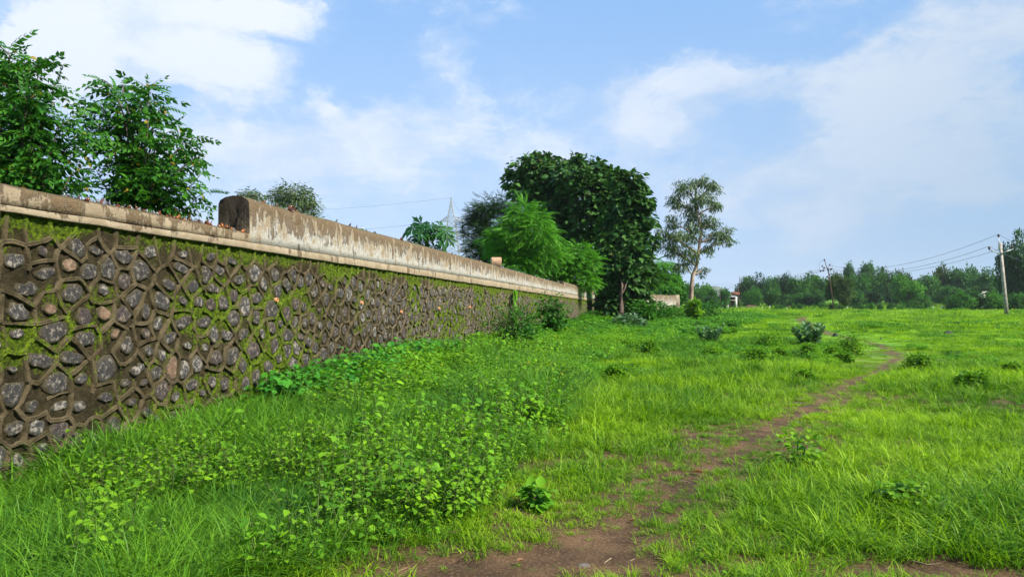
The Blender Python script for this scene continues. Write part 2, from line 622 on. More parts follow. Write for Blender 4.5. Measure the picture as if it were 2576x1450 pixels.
def mortarmat():
    m, nt, out = newmat('mossy_mortar')
    p = wallcoord(nt)
    n = noise(nt, p, 5, 8, .7)
    n2 = noise(nt, p, 26, 7, .75)
    c = mix(nt, sstep(nt, n, .34, .66), (.022, .018, .008), (.056, .044, .021))
    c = mix(nt, mth(nt, 'MULTIPLY', sstep(nt, n2, .56, .74), .5), c, (.15, .115, .072))
    c = mix(nt, mth(nt, 'MULTIPLY', sstep(nt, n2, .47, .30), .7), c, (.012, .010, .006))
    c, f = mossy(nt, p, c)
    surf(nt, out, c, .95, mth(nt, 'ADD', n2, mth(nt, 'MULTIPLY', n, 1.2)), .05, spec=.15)
    return m


def ribbonmat():
    m, nt, out = newmat('cement_pointing')
    p = wallcoord(nt)
    n = noise(nt, p, 4, 8, .7)
    n2 = noise(nt, p, 40, 6, .7)
    c = mix(nt, sstep(nt, n, .36, .64), (.040, .032, .016), (.105, .083, .048))
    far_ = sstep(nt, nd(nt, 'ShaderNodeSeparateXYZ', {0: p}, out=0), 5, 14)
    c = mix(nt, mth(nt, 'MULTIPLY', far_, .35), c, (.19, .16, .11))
    c = mix(nt, mth(nt, 'MULTIPLY', sstep(nt, n2, .42, .28), .6), c, (.028, .021, .013))
    c, f = mossy(nt, p, c, -.08)
    surf(nt, out, c, .95, n2, .02, spec=.15)
    return m


def stonemat(name, c1, c2, lich, amount):
    m, nt, out = newmat(name)
    tc = nt.nodes.new('ShaderNodeTexCoord')
    r = nd(nt, 'ShaderNodeObjectInfo', {}, out=5)
    p = nd(nt, 'ShaderNodeVectorMath', {0: tc.outputs[3], 1: nd(nt, 'ShaderNodeCombineXYZ', {0: mth(nt, 'MULTIPLY', r, 37), 1: mth(nt, 'MULTIPLY', r, 11)})},
           operation='ADD')
    n = noise(nt, p, 17, 8, .72)
    n2 = noise(nt, p, 44, 7, .75)
    c = mix(nt, sstep(nt, n, .36, .64), c1, c2)
    c = mix(nt, mth(nt, 'MULTIPLY', sstep(nt, mth(nt, 'ADD', n, mth(nt, 'MULTIPLY', n2, amount * 2.0)), .56 + amount * .75, .60 + amount * .75), .9), c, lich)
    c = mix(nt, mth(nt, 'MULTIPLY', sstep(nt, mth(nt, 'ADD', n2, mth(nt, 'MULTIPLY', attr(nt, 'rim'), .22)), .56, .66), .92), c, mix(nt, n, (.030, .024, .010), (.085, .072, .036)))
    v = nd(nt, 'ShaderNodeTexVoronoi', {'Vector': p, 'Scale': 46})
    spk = mth(nt, 'LESS_THAN', v, .16)
    spk = mth(nt, 'MULTIPLY', spk, sstep(nt, noise(nt, p, 5, 2, .5), .50, .56))
    c = mix(nt, spk, c, (.36, .35, .33))
    surf(nt, out, c, .8, mth(nt, 'ADD', n2, n), .02, spec=.3)
    return m


M_mortar = mortarmat()
M_ribbon = ribbonmat()
STONE = {'D': stonemat('basalt', (.023, .021, .021), (.052, .049, .049), (.22, .19, .155), .10),
         'M': stonemat('mauve_basalt', (.030, .023, .024), (.062, .048, .048), (.20, .16, .12), .10),
         'L': stonemat('lichened_stone', (.030, .030, .032), (.085, .080, .078), (.30, .27, .23), .20),
         'P': stonemat('pink_stone', (.13, .080, .052), (.23, .145, .095), (.30, .21, .15), .08)}


def plastermat():
    m, nt, out = newmat('weathered_plaster')
    p = wallcoord(nt)
    wave = scl(nt, p, 1, 1, .22)
    st = noise(nt, wave, 7.0, 9, .72)
    bl = noise(nt, scl(nt, p, 1, 1, .75), 3.2, 9, .70)
    fn = noise(nt, p, 45, 6, .7)
    h = attr(nt, 'hgt')                      # 0 at the foot of the parapet, 1 at its crown
    ledge = attr(nt, 'ledge')
    white = attr(nt, 'white')
    tan = mix(nt, sstep(nt, bl, .35, .65), (.24, .19, .125), (.34, .28, .195))
    wh = mix(nt, sstep(nt, fn, .35, .62), (.26, .25, .225), (.44, .425, .385))
    wf = mth(nt, 'ADD', bl, mth(nt, 'MULTIPLY', mth(nt, 'SUBTRACT', .5, h), .14))
    c = mix(nt, mth(nt, 'MULTIPLY', sstep(nt, wf, .43, .54), mth(nt, 'MULTIPLY', white, mth(nt, 'SUBTRACT', 1.0, ledge))), tan, wh)
    # brown dirt running down from the crown
    d = mth(nt, 'ADD', mth(nt, 'MULTIPLY', st, .50), mth(nt, 'MULTIPLY', bl, .60))
    d = mth(nt, 'ADD', d, mth(nt, 'MULTIPLY', mth(nt, 'SUBTRACT', h, .45), .15))
    d = mth(nt, 'ADD', d, mth(nt, 'MULTIPLY', ledge, .01))
    d = sstep(nt, d, .555, .600)
    br = mix(nt, sstep(nt, fn, .3, .7), (.075, .048, .024), (.150, .100, .054))
    c = mix(nt, mth(nt, 'MULTIPLY', d, .88), c, br)
    cr = nd(nt, 'ShaderNodeTexVoronoi', {'Vector': nd(nt, 'ShaderNodeVectorMath', {0: p, 1: nd(nt, 'ShaderNodeVectorMath', {0: noise(nt, p, 5, 4, .6, out=1), 'Scale': .35}, operation='SCALE')}, operation='ADD'), 'Scale': 3.0},
            feature='DISTANCE_TO_EDGE')
    crk = mth(nt, 'MULTIPLY', mth(nt, 'LESS_THAN', cr, .012), sstep(nt, noise(nt, p, 1.7, 3, .5), .52, .60))
    c = mix(nt, mth(nt, 'MULTIPLY', crk, .8), c, (.06, .045, .03))
    # black crust on faces that look up or along the wall
    blk = mth(nt, 'MULTIPLY', attr(nt, 'black'), sstep(nt, mth(nt, 'ADD', st, mth(nt, 'MULTIPLY', fn, .3)), .42, .70))
    c = mix(nt, blk, c, (.045, .036, .026))
    tp = mth(nt, 'MULTIPLY', attr(nt, 'crown'), sstep(nt, fn, .25, .6))
    c = mix(nt, mth(nt, 'MULTIPLY', tp, .9), c, mix(nt, sstep(nt, bl, .42, .6), (.12, .085, .05), (.06, .075, .02)))
    bu = mth(nt, 'ADD', mth(nt, 'ADD', fn, mth(nt, 'MULTIPLY', bl, 1.5)), mth(nt, 'MULTIPLY', d, .6))
    surf(nt, out, c, .92, bu, .02, spec=.15)
    return m


M_plaster = plastermat()


# ------------------------------------------------------------------ ground and footpath: one grid split by soil
def build_ground():
    ys = np.concatenate([np.linspace(-14, 3.1, 24), np.geomspace(3.2, 245, 350), np.geomspace(256, 4200, 46)])
    a = np.concatenate([-np.geomspace(5.0, .95, 22), np.linspace(-.90, .90, 330), np.geomspace(.95, 5.0, 22)])
    Yg, A = np.meshgrid(ys, a, indexing='ij')
    X = A * (np.abs(Yg) * .82 + 2.6) + 0.0
    Z = ground(X, Yg)
    d = dirt(X, Yg)
    tf = fbm(X * 9, Yg * 9, 3, 61) * .012 * np.exp(-np.abs(Yg) / 12)
    Z = Z - .020 * d + tf
    thin = smooth01((Yg - 9) / 22)
    green = np.clip(thin * (1 - d * .93), 0, 1)
    n, m = X.shape
    idx = np.arange(n * m).reshape(n, m)
    q = np.stack([idx[:-1, :-1], idx[:-1, 1:], idx[1:, 1:], idx[1:, :-1]], -1).reshape(-1, 4)
    V = np.stack([X, Yg, Z], -1).reshape(-1, 3)
    dm = d.ravel()[q].mean(1)
    pd = path_dist(X, Yg).ravel()[q].mean(1)
    cy_ = Yg.ravel()[q].mean(1)
    isp = (dm > .5) & (cy_ > 2.0) & (cy_ < 90)
    for nm, sel in (('ground', ~isp), ('dirt_footpath', isp)):
        f = q[sel]
        used = np.unique(f)
        rm = np.zeros(len(V), int)
        rm[used] = np.arange(len(used))
        me = mesh_np(nm, V[used], [rm[f]], M_soil, True, {'green': ('FLOAT', green.ravel()[used])})
        ob(nm, me, kind='structure')


build_ground()

# ------------------------------------------------------------------ the boundary wall
WZ = atan2(WU[1], WU[0])
wall = thing('boundary_wall', 'long retaining wall of mossy rubble stone under a weathered plaster parapet set with broken glass', 'wall',
             loc=(W0[0], W0[1], 0), rz=WZ)
T_A = -8.0


def wl(t, y, z):
    return W0 + WU * t - WN * y, z


def wall_ground(t, y=0.0):
    xy = W0[None] + np.asarray(t)[:, None] * WU[None] - WN[None] * y
    return ground(xy[:, 0], xy[:, 1])


def moss_at(t, z):
    top = np.clip(1.05 - (ledge_bot(t) - z) / (.32 + .5 * vnoise(t * 1.6, 0 * t, 77)), 0, 1) * (.86 + .7 * vnoise(t * 2.3, z * 3, 78))
    pt = fbm(t * .42, z * .8, 4, 71) * 1.5 + .05
    blobs = 0
    for tc, zc, rt, rz_, wgt in ((3.2, 1.55, 1.2, .6, .8), (2.2, .9, .6, .35, .5), (4.4, 1.0, 1.0, .6, .55), (30, 1.1, 3.5, .8, .9), (9.0, 2.0, 1.8, .3, .5),
                                 (15, 1.4, 2.0, .6, .5), (20, 1.6, 2.0, .5, .6), (40, 1.2, 3, .7, .5), (36, 1.6, 12, .4, .4)):
        blobs = np.maximum(blobs, wgt * np.exp(-((t - tc) / rt) ** 2 - ((z - zc) / rz_) ** 2))
    far_ = smooth01((t - 8) / 6) * (.30 + 1.5 * fbm(t * 1.0, z * .35, 4, 79) + .40 * z / 2.2)
    return np.clip(np.maximum(np.maximum(np.maximum(top * 1.0, pt), far_), blobs), 0, 1)


def mortar_backing():
    ts = np.concatenate([np.arange(T_A, -1, .08), np.arange(-1, 7, .022), np.arange(7, 18, .045), np.arange(18, T_END + .01, .10)])
    vs = np.linspace(0, 1, 84)
    T, V_ = np.meshgrid(ts, vs, indexing='ij')
    zb = wall_ground(ts) - .35
    zt = ledge_bot(ts) + .05
    Z = zb[:, None] + (zt - zb)[:, None] * V_
    bump = .030 * fbm(T * 9, Z * 9, 4, 51) + .020 * fbm(T * 30, Z * 30, 2, 55) + .02 * fbm(T * 2.2, Z * 2.2, 2, 58)
    Y = .012 - bump
    n, m = T.shape
    idx = np.arange(n * m).reshape(n, m)
    q = np.stack([idx[:-1, :-1], idx[1:, :-1], idx[1:, 1:], idx[:-1, 1:]], -1).reshape(-1, 4)
    me = mesh_np('mortar', np.stack([T, Y, Z], -1).reshape(-1, 3), [q], M_mortar, True,
                 {'moss': ('FLOAT', moss_at(T, Z).ravel())})
    ob('mortar', me, wall)


mortar_backing()

# stones measured on the near stretch of the wall: t, z, width, height, kind
SEED_A = """110,860,140,110,L 345,790,70,80,M 365,965,160,80,D 725,955,190,120,D 210,1095,170,100,D 590,1130,190,120,D 140,1280,160,130,L
405,1255,90,80,P 770,785,110,60,D 1000,835,160,90,D 1220,790,110,90,L 1135,945,170,140,D 1480,815,60,50,L 1460,925,110,70,D 1700,835,70,50,D
1870,865,90,50,D 1775,945,90,70,D 2070,950,100,190,L 1935,1020,80,70,D 1365,1060,100,70,D 1560,1075,100,80,D 1725,1090,140,60,D 1075,1180,140,110,D
1310,1190,120,120,D 840,1290,100,90,P 1480,1190,60,60,D 1610,1200,70,70,L 1890,1150,60,90,M 1980,1240,90,150,L 2075,1170,90,80,D 2200,1270,100,140,D
1275,1370,70,90,L 1475,1365,130,80,D 1655,1365,110,80,D 1890,1330,100,110,D"""
SEED_B = """430,200,240,160,D 130,215,100,70,L 320,430,230,110,D 585,410,200,90,D 690,255,120,110,D 1020,310,100,120,D 1205,350,60,80,L 845,505,200,200,D
1105,500,180,70,L 1385,490,140,210,P 460,620,270,160,D 1590,455,90,120,L 1745,405,80,120,M 1885,395,140,130,D 2045,345,90,140,M 1820,220,130,80,L
1375,245,100,80,D 1180,210,60,70,M 930,210,60,70,P 1515,310,60,50,L 1970,215,70,70,D 855,725,140,60,D 480,795,140,60,L 640,800,80,80,L 260,800,80,80,D
285,970,100,140,L 1015,610,70,50,D 1160,605,60,50,M 1550,630,90,80,D 1715,600,60,80,L 1820,620,60,80,D 1190,850,70,70,D 1260,895,50,50,L
1070,765,60,50,D 1420,720,50,60,L 100,500,50,50,L 2180,600,60,80,D 2175,480,70,80,D"""


def seeds():
    S = []
    for txt, oy in ((SEED_A, 386.4), (SEED_B, 772.8)):
        for it in txt.split():
            a = it.split(',')
            cx_, cy_, w_, h_ = [float(v) for v in a[:4]]
            px, py = cx_ * .3108, oy + cy_ * .3108
            t, z = wtz(px, py)
            t1, _ = wtz(px + w_ * .3108, py)
            Y = W0[1] + WU[1] * t
            S.append((t, z, t1 - t, h_ * .3108 / F * Y, a[4]))
    # the rest of the wall: blue-noise fill
    cell = {}

    def ok(t, z, r):
        for (a, b) in [(i, j) for i in range(int(t / .5) - 1, int(t / .5) + 2) for j in range(int(z / .5) - 1, int(z / .5) + 2)]:
            for s in cell.get((a, b), ()):
                if (s[0] - t) ** 2 / 1.15 + (s[1] - z) ** 2 < r * r:
                    return False
        return True

    def put(s):
        cell.setdefault((int(s[0] / .5), int(s[1] / .5)), []).append(s)
    for s in S:
        put(s)
    rr = random.Random(5)
    t = T_A
    while t < T_END:
        z = float(ledge_bot(t)) - rr.uniform(.07, .13)
        if ok(t, z, .17):
            s = (t, z, 0, 0, None)
            S.append(s)
            put(s)
        t += rr.uniform(.22, .34)
    for k_ in range(60000):
        t = rr.uniform(T_A, T_END)
        if 0 < t < 4.6 and rr.random() < .5:
            continue
        lo = float(np.interp(t, _bt, _bh)) - .15
        z = rr.uniform(lo, ledge_bot(t) - .04)
        r = (.235 + .02 * (t < 0)) * (1 if t > 4 else .92)
        r *= 1 + .12 * vnoise(t, z, 91) * 2
        if ok(t, z, r):
            kd = 'D' if rr.random() < .58 else ('M' if rr.random() < .50 else ('L' if rr.random() < .90 else 'P'))
            w_ = rr.choice([rr.uniform(.10, .16), rr.uniform(.15, .22), rr.uniform(.18, .26)])
            h_ = w_ * rr.uniform(.65, 1.3)
            s = (t, z, w_, h_, kd)
            S.append(s)
            put(s)
    return S


SEEDS = seeds()


def clip_poly(poly, nx, ny, c):
    """keep the side nx*x + ny*y <= c"""
    outp = []
    n = len(poly)
    for i in range(n):
        a, b = poly[i], poly[(i + 1) % n]
        da, db = nx * a[0] + ny * a[1] - c, nx * b[0] + ny * b[1] - c
        if da <= 0:
            outp.append(a)
        if (da < 0 < db) or (db < 0 < da):
            t = da / (da - db)
            outp.append((a[0] + (b[0] - a[0]) * t, a[1] + (b[1] - a[1]) * t))
    return outp


def voronoi():
    pts = np.array([(s[0], s[1]) for s in SEEDS])
    polys = []
    order = np.argsort(pts[:, 0])
    xs = pts[order, 0]
    for i, (t, z) in enumerate(pts):
        lo, hi = np.searchsorted(xs, t - .95), np.searchsorted(xs, t + .95)
        nb = order[lo:hi]
        d2 = (pts[nb, 0] - t) ** 2 + (pts[nb, 1] - z) ** 2
        nb = nb[np.argsort(d2)][1:22]
        top = float(ledge_bot(t)) + .02
        sl = float(ledge_bot(t + .5) - ledge_bot(t - .5))
        poly = [(t - .6, z - .6), (t + .6, z - .6), (t + .6, z + .6), (t - .6, z + .6)]
        poly = clip_poly(poly, -sl, 1, top - sl * t)
        for j in nb:
            mx, my = (pts[j, 0] + t) / 2, (pts[j, 1] + z) / 2
            nx, ny = pts[j, 0] - t, pts[j, 1] - z
            poly = clip_poly(poly, nx, ny, nx * mx + ny * my)
            if len(poly) < 3:
                break
        polys.append(poly)
    return polys


POLYS = voronoi()


def pointing():
    """raised ribbons of cement along the joints, each with a scored centre line"""
    mb = MB()
    seen = set()
    rr = random.Random(9)
    for poly in POLYS:
        n = len(poly)
        for i in range(n):
            a, b = np.array(poly[i]), np.array(poly[(i + 1) % n])
            L = np.linalg.norm(b - a)
            if L < .03:
                continue
            mid = (a + b) / 2
            if abs(mid[1] - ledge_bot(mid[0])) < .035:
                continue
            key = (round(mid[0] * 60), round(mid[1] * 60))
            if key in seen:
                continue
            seen.add(key)
            if rr.random() < .10:
                continue
            d = (b - a) / L
            nn = np.array([-d[1], d[0]])
            w_ = rr.uniform(.016, .027)
            h_ = rr.uniform(.010, .022)
            k_ = max(3, int(L / .07))
            bow = rr.uniform(-.02, .02)
            prof = [(-1, .03), (-.86, -h_ * .95), (-.30, -h_), (0, -h_ + .009), (.30, -h_ * .98), (.86, -h_ * .92), (1, .03)]
            V = []
            for j in range(k_ + 1):
                f = j / k_
                c = a + (b - a) * f + nn * (bow * 4 * f * (1 - f) * min(1, L / .2) + rr.uniform(-.005, .005))
                ext = -.012 if j == 0 else (.012 if j == k_ else 0)
                c = c + d * ext
                ww = w_ * rr.uniform(.75, 1.25)
                for (u, y) in prof:
                    q = c + nn * u * ww
                    V.append((q[0], y + rr.uniform(-.003, .003), q[1]))
            m = len(prof)
            Fq = [[j * m + i2, j * m + i2 + 1, (j + 1) * m + i2 + 1, (j + 1) * m + i2] for j in range(k_) for i2 in range(m - 1)]
            mb.add(V, [np.array(Fq)])
    V = np.concatenate(mb.V)
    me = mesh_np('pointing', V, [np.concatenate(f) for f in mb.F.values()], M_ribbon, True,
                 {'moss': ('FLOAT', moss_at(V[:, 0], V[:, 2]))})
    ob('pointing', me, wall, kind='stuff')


pointing()


def in_cell(poly, c, d):
    """distance from c along d to the cell edge"""
    best = 9.0
    n = len(poly)
    for i in range(n):
        a, b = poly[i], poly[(i + 1) % n]
        ex, ey = b[0] - a[0], b[1] - a[1]
        den = d[0] * ey - d[1] * ex
        if abs(den) < 1e-9:
            continue
        t = ((a[0] - c[0]) * ey - (a[1] - c[1]) * ex) / den
        s = ((a[0] - c[0]) * d[1] - (a[1] - c[1]) * d[0]) / den
        if t > 0 and -1e-6 <= s <= 1 + 1e-6:
            best = min(best, t)
    return best


def stone_geo(s, poly, rr):
    t, z, w_, h_, kd = s
    n = 12
    ph = rr.uniform(0, 6.28)
    tilt = rr.uniform(-.35, .35)
    rad = []
    for j in range(n):
        a = 2 * pi * j / n
        d = (cos(a), sin(a))
        # superellipse: blocky outline with chipped corners
        ca, sa_ = cos(a + tilt), sin(a + tilt)
        r = 1.0 / ((abs(ca) / (w_ / 2)) ** 2.6 + (abs(sa_) / (h_ / 2)) ** 2.6) ** (1 / 2.6)
        r *= 1 + .20 * sin(2 * a + ph) * .6 + rr.uniform(-.19, .15)
        lim = in_cell(poly, (t, z), d) - .030
        rad.append(max(.02, min(r * 1.16, lim + .008)))
    hgt = rr.uniform(.004, .011)
    V, rim = [], []
    slope = rr.uniform(-.25, .25), rr.uniform(-.2, .3)
    for ring, (f, y) in enumerate(((1.0, .02), (.94, -.75), (.70, -.92), (.36, -1.0))):
        for j in range(n):
            a = 2 * pi * j / n
            r = rad[j] * f
            x_, z_ = cos(a) * r, sin(a) * r
            yy = y * hgt if ring else .02
            if ring:
                yy += (x_ * slope[0] + z_ * slope[1]) * .18 + rr.uniform(-.0035, .0035) - .006
            V.append((x_, yy, z_))
            rim.append((1.0, .75, .25, 0)[ring])
    V.append((0, -hgt * 1.02 - .006, 0))
    rim.append(0)
    q = [[r * n + j, r * n + (j + 1) % n, (r + 1) * n + (j + 1) % n, (r + 1) * n + j] for r in range(3) for j in range(n)]
    tr = [[3 * n + j, 3 * n + (j + 1) % n, 4 * n] for j in range(n)]
    return V, q, tr, rim


def stones():
    rr = random.Random(21)
    val = []
    for s, poly in zip(SEEDS, POLYS):
        if len(poly) < 3 or s[4] is None:
            continue
        Y = W0[1] + WU[1] * s[0]
        vis = s[0] > -.15 and s[1] > wall_ground(np.array([s[0]]))[0] - .02
        val.append((s[2] * s[3] / Y ** 3 * (1 if vis else 1e-6), s, poly))
    val.sort(key=lambda v: -v[0])
    rest = {k_: (MB(), []) for k_ in STONE}
    for i, (_, s, poly) in enumerate(val):
        V, q, tr, rim = stone_geo(s, poly, rr)
        if i < 298:
            me = mesh_np('stone', V, [np.array(q), np.array(tr)], STONE[s[4]], False, {'rim': ('FLOAT', rim)})
            o = ob('stone', me, wall, loc=(s[0], 0, s[1]))
            if s[4] == 'P' and s[2] * s[3] > .02:
                o['label'] = 'large pink stone'
        else:
            mb, rm = rest[s[4]]
            V = np.array(V) + np.array([s[0], 0, s[1]])
            mb.add(V, [np.array(q), np.array(tr)])
            rm.extend(rim)
    # one joined part for everything smaller or further off
    allV, allF3, allF4, mi3, mi4, rims, n0 = [], [], [], [], [], [], 0
    for mi, (k_, (mb, rm)) in enumerate(rest.items()):
        if not mb.V:
            continue
        V = np.concatenate(mb.V)
        allF4.append(np.concatenate(mb.F[4]) + n0)
        allF3.append(np.concatenate(mb.F[3]) + n0)
        mi4 += [mi] * len(allF4[-1])
        mi3 += [mi] * len(allF3[-1])
        allV.append(V)
        rims += rm
        n0 += len(V)
    me = mesh_np('far_stones', np.concatenate(allV), [np.concatenate(allF4), np.concatenate(allF3)], None, False, {'rim': ('FLOAT', rims)})
    for k_ in rest:
        me.materials.append(STONE[k_])
    me.polygons.foreach_set('material_index', np.array(mi4 + mi3, dtype=np.int32))
    ob('rubble_stones', me, wall, kind='stuff')


stones()

THICK = .50


def sweep(name, t0, t1, prof, step=.12, caps=True, wob=.014, blackcap=0.0, seed=0, whiteness=1.0):
    """prof(t) -> list of (y, z, hgt, ledge, black, crown)"""
    ts = np.arange(t0, t1, step)
    ts = np.append(ts, t1)
    R_ = [prof(float(t)) for t in ts]
    m = len(R_[0])
    A = np.array(R_)
    V = np.zeros((len(ts), m, 3))
    V[:, :, 0] = ts[:, None]
    V[:, :, 1] = A[:, :, 0] + wob * fbm(ts[:, None] * 2.3 + A[:, :, 0] * 3, A[:, :, 1] * 4, 3, 200 + seed)
    V[:, :, 2] = A[:, :, 1] + wob * fbm(ts[:, None] * 1.9, A[:, :, 0] * 5 + A[:, :, 1] * 2, 3, 210 + seed)
    at = {k_: [A[:, :, 2 + i].ravel()] for i, k_ in enumerate(('hgt', 'ledge', 'black', 'crown'))}
    tw = np.repeat(ts, m)
    at['white'] = [whiteness * smooth01((tw - T_STEP + .8) / 1.5)]
    idx = np.arange(len(ts) * m).reshape(len(ts), m)
    q = np.stack([idx[:-1, :-1], idx[:-1, 1:], idx[1:, 1:], idx[1:, :-1]], -1).reshape(-1, 4)
    Vs = [V.reshape(-1, 3)]
    faces = [q]
    n0 = len(Vs[0])
    if caps:
        for e in (0, -1):
            cap = V[e].copy()
            c = cap.mean(0)
            rings = [cap, cap * .55 + c * .45, cap * .12 + c * .88]
            for r in rings:
                r[:, 0] += 0.0 if r is cap else wob * .6 * np.random.default_rng(3).standard_normal(len(r))
                Vs.append(r)
                for k_ in at:
                    at[k_].append(np.full(m, {'black': blackcap, 'hgt': .5, 'white': .3}.get(k_, 0.0)))
            ii = np.arange(m)
            jj = (ii + 1) % m
            fq = []
            for r in range(2):
                fq.append(np.stack([n0 + r * m + ii, n0 + r * m + jj, n0 + (r + 1) * m + jj, n0 + (r + 1) * m + ii], -1))
            fq = np.concatenate(fq)
            if e == -1:
                fq = fq[:, ::-1]
            faces[0] = np.concatenate([faces[0], fq])
            faces.append((n0 + 2 * m + (ii if e == 0 else ii[::-1]))[None])
            n0 += 3 * m
    me = mesh_np(name, np.concatenate(Vs), faces, M_plaster, False, {k_: ('FLOAT', np.concatenate(v)) for k_, v in at.items()})
    return me


def prof_ledge(t):
    b, h = float(ledge_bot(t)), float(ledge_h(t))
    return [(.30, b, 0, 1, .5, 0), (-.042, b, 0, 1, .2, 0), (-.047, b + .01, 0, 1, 0, 0), (-.045, (b + h) / 2, .1, 1, 0, 0),
            (-.043, h - .012, .2, 1, 0, 0), (-.036, h, .2, 1, 0, 0), (-.01, h + .006, .3, 1, 0, 0), (.30, h + .006, .3, 1, 0, 0)]


def prof_cop(t):
    h, c = float(ledge_h(t)) + .004, float(cop_top(t))
    d = c - h
    return [(.28, h, .35, 1, 0, 0), (-.026, h, .40, .6, 0, 0), (-.030, h + d * .35, .50, .5, 0, 0), (-.030, h + d * .75, .62, .4, 0, 0), (-.018, h + d * .93, .8, .2, 0, .3),
            (.02, c, .9, 0, 0, .8), (.12, c + .035, 1, 0, .1, 1), (.25, c + .055, 1, 0, .2, 1), (.38, c + .035, 1, 0, .2, 1),
            (.49, c, 1, 0, .2, 1), (THICK, c - .05, .8, 0, .2, .3), (THICK, h, .5, 0, .2, 0)]


def prof_par(up):
    def f(t):
        h, c = float(ledge_h(t)) + .004, float(par_top(t)) + up
        d = c - h
        return [(.28, h, 0, 0, 0, 0)] + [(-.022 + .004 * k_, h + d * g, g, 0, 0, 0) for k_, g in enumerate((0, .2, .4, .6, .8))] + \
               [(.0, h + d * .95, .95, 0, 0, .15), (.03, c, 1, 0, 0, .7), (.12, c + .045, 1, 0, 0, 1), (.25, c + .065, 1, 0, .2, 1), (.38, c + .045, 1, 0, .2, 1),
                (.47, c, 1, 0, .3, .6), (THICK, c - .06, .9, 0, .3, .2), (THICK, h, .2, 0, .3, 0)]
    return f


ob('ledge', sweep('ledge', T_A, T_END, prof_ledge, seed=1), wall)
ob('coping', sweep('coping', T_A, T_STEP - .002, prof_cop, seed=2), wall)
ob('parapet', sweep('parapet', T_STEP, T_STEP2 - .002, prof_par(0), blackcap=1.0, seed=3), wall)
ob('raised_parapet', sweep('raised_parapet', T_STEP2, T_END, prof_par(.16), blackcap=.8, seed=4), wall)

# rear face and pilaster at the left edge of the view
mb = MB()
mb.box((T_A, .03, -.6), (T_END, THICK - .02, 1.6))
mb.build('core', M_mortar, wall)


def prof_pil(t):
    b, c = -.4, float(cop_top(t)) - .10
    z2 = float(ledge_bot(t)) - .10
    return [(.1, b, 0, .5, .3, 0), (-.085, b, 0, .5, .6, 0), (-.085, z2 - .5, .2, .5, .3, 0), (-.085, z2, .2, .5, 0, 0), (-.12, z2 + .01, .3, .5, 0, 0), (-.12, c, .5, 0, 0, 0), (-.10, c + .02, 1, 0, .2, 1),
            (.1, c + .02, 1, 0, .2, 1)]


ob('pilaster', sweep('pilaster', -.76, -.125, prof_pil, step=.1, seed=6), wall)

# weep pipes
for px, py in ((691, 754), (907, 761), (1007, 784), (1102, 775), (1180, 772), (236, 1010)):
    t, z = wtz(px, py)
    mb = MB()
    n = 12
    V = []
    for (y, r) in ((.02, .034), (-.055, .034), (-.055, .024), (.0, .022)):
        for j in range(n):
            V.append((cos(2 * pi * j / n) * r, y, sin(2 * pi * j / n) * r))
    mb.add(V, [np.array([[k_ * n + j, k_ * n + (j + 1) % n, (k_ + 1) * n + (j + 1) % n, (k_ + 1) * n + j] for k_ in range(3) for j in range(n)])])
    if px > 300:
        mb.build('weep_pipe', M_clay, wall, True).location = (t, 0, z)


# broken glass set in the crown
def shards():
    rr = random.Random(4)
    temps = []
    for k_ in range(10):
        n = rr.randint(4, 5)
        out_ = []
        w_ = rr.uniform(.5, 1.0)
        hs = sorted([rr.uniform(-.5, .5) * w_ for _ in range(n - 3)])
        out_ = [(-.5 * w_, 0)] + [(.5 * w_, 0)] + [(.5 * w_ * rr.uniform(.4, 1), rr.uniform(.3, .8))] + [(h, rr.uniform(.5, 1.0)) for h in hs[::-1]] + [(-.5 * w_ * rr.uniform(.3, 1), rr.uniform(.3, .8))]
        m = len(out_)
        V = []
        for y in (-.05, .05):
            for (x_, z_) in out_:
                V.append((x_, y + .5 * x_ * x_, z_))
        mb = MB()
        mb.add(V, [np.array([list(range(m))]), np.array([list(range(2 * m - 1, m - 1, -1))]), np.array([[j, j + m, (j + 1) % m + m, (j + 1) % m] for j in range(m)])])
        temps.append({g: mb.mesh('glass_shard', GLASS[g]) for g in range(5)})
    cnt = 0
    k_ = 0
    while cnt < 292:
        k_ += 1
        t = rr.uniform(1.0, T_STEP) if cnt < 90 else 1.0 + (rr.random() ** 1.6) * 42
        if abs(t - T_STEP) < .04:
            continue
        low = t < T_STEP
        c = float(cop_top(t)) if low else float(par_top(t))
        y = rr.uniform(.03, .30)
        z = c + (.05 if low else .06) * (1 - ((y - .25) / .25) ** 2) - .012
        if low:
            g = 0 if (t > 2.2 and rr.random() < .65) else rr.choice([2, 4, 1, 1])
            if t > 2.2 and rr.random() < .25:
                g = 1
            s = rr.uniform(.04, .08)
        elif t < T_STEP + 2.6:
            g = rr.choice([0, 0, 1, 2, 3])
            s = rr.uniform(.045, .095)
        else:
            g = rr.choice([2, 3, 3, 4, 2, 1])
            s = rr.uniform(.045, .095)
        o = ob('glass_shard', rr.choice(temps)[g], wall, loc=(t, y, z), rot=(rr.uniform(-.5, .5), rr.uniform(-.5, .5), rr.uniform(0, pi)))
        o.scale = (s, s, s * rr.uniform(.7, 1.25))
        cnt += 1
    # round amber bottle end
    t, _ = wtz(738, 526)
    mb = MB()
    n = 14
    V = []
    for (x_, r) in ((0, .052), (.07, .050), (.07, .040), (.012, .038), (.012, .012)):
        for j in range(n):
            V.append((x_, cos(2 * pi * j / n) * r, sin(2 * pi * j / n) * r))
    mb.add(V, [np.array([[q * n + j, q * n + (j + 1) % n, (q + 1) * n + (j + 1) % n, (q + 1) * n + j] for q in range(4) for j in range(n)])])
    o = mb.build('bottle_base', GLASS[1], wall, True)
    o.location = (t, .06, float(par_top(t)) + .05)
    o.rotation_euler = (0, .2, -1.9)


shards()

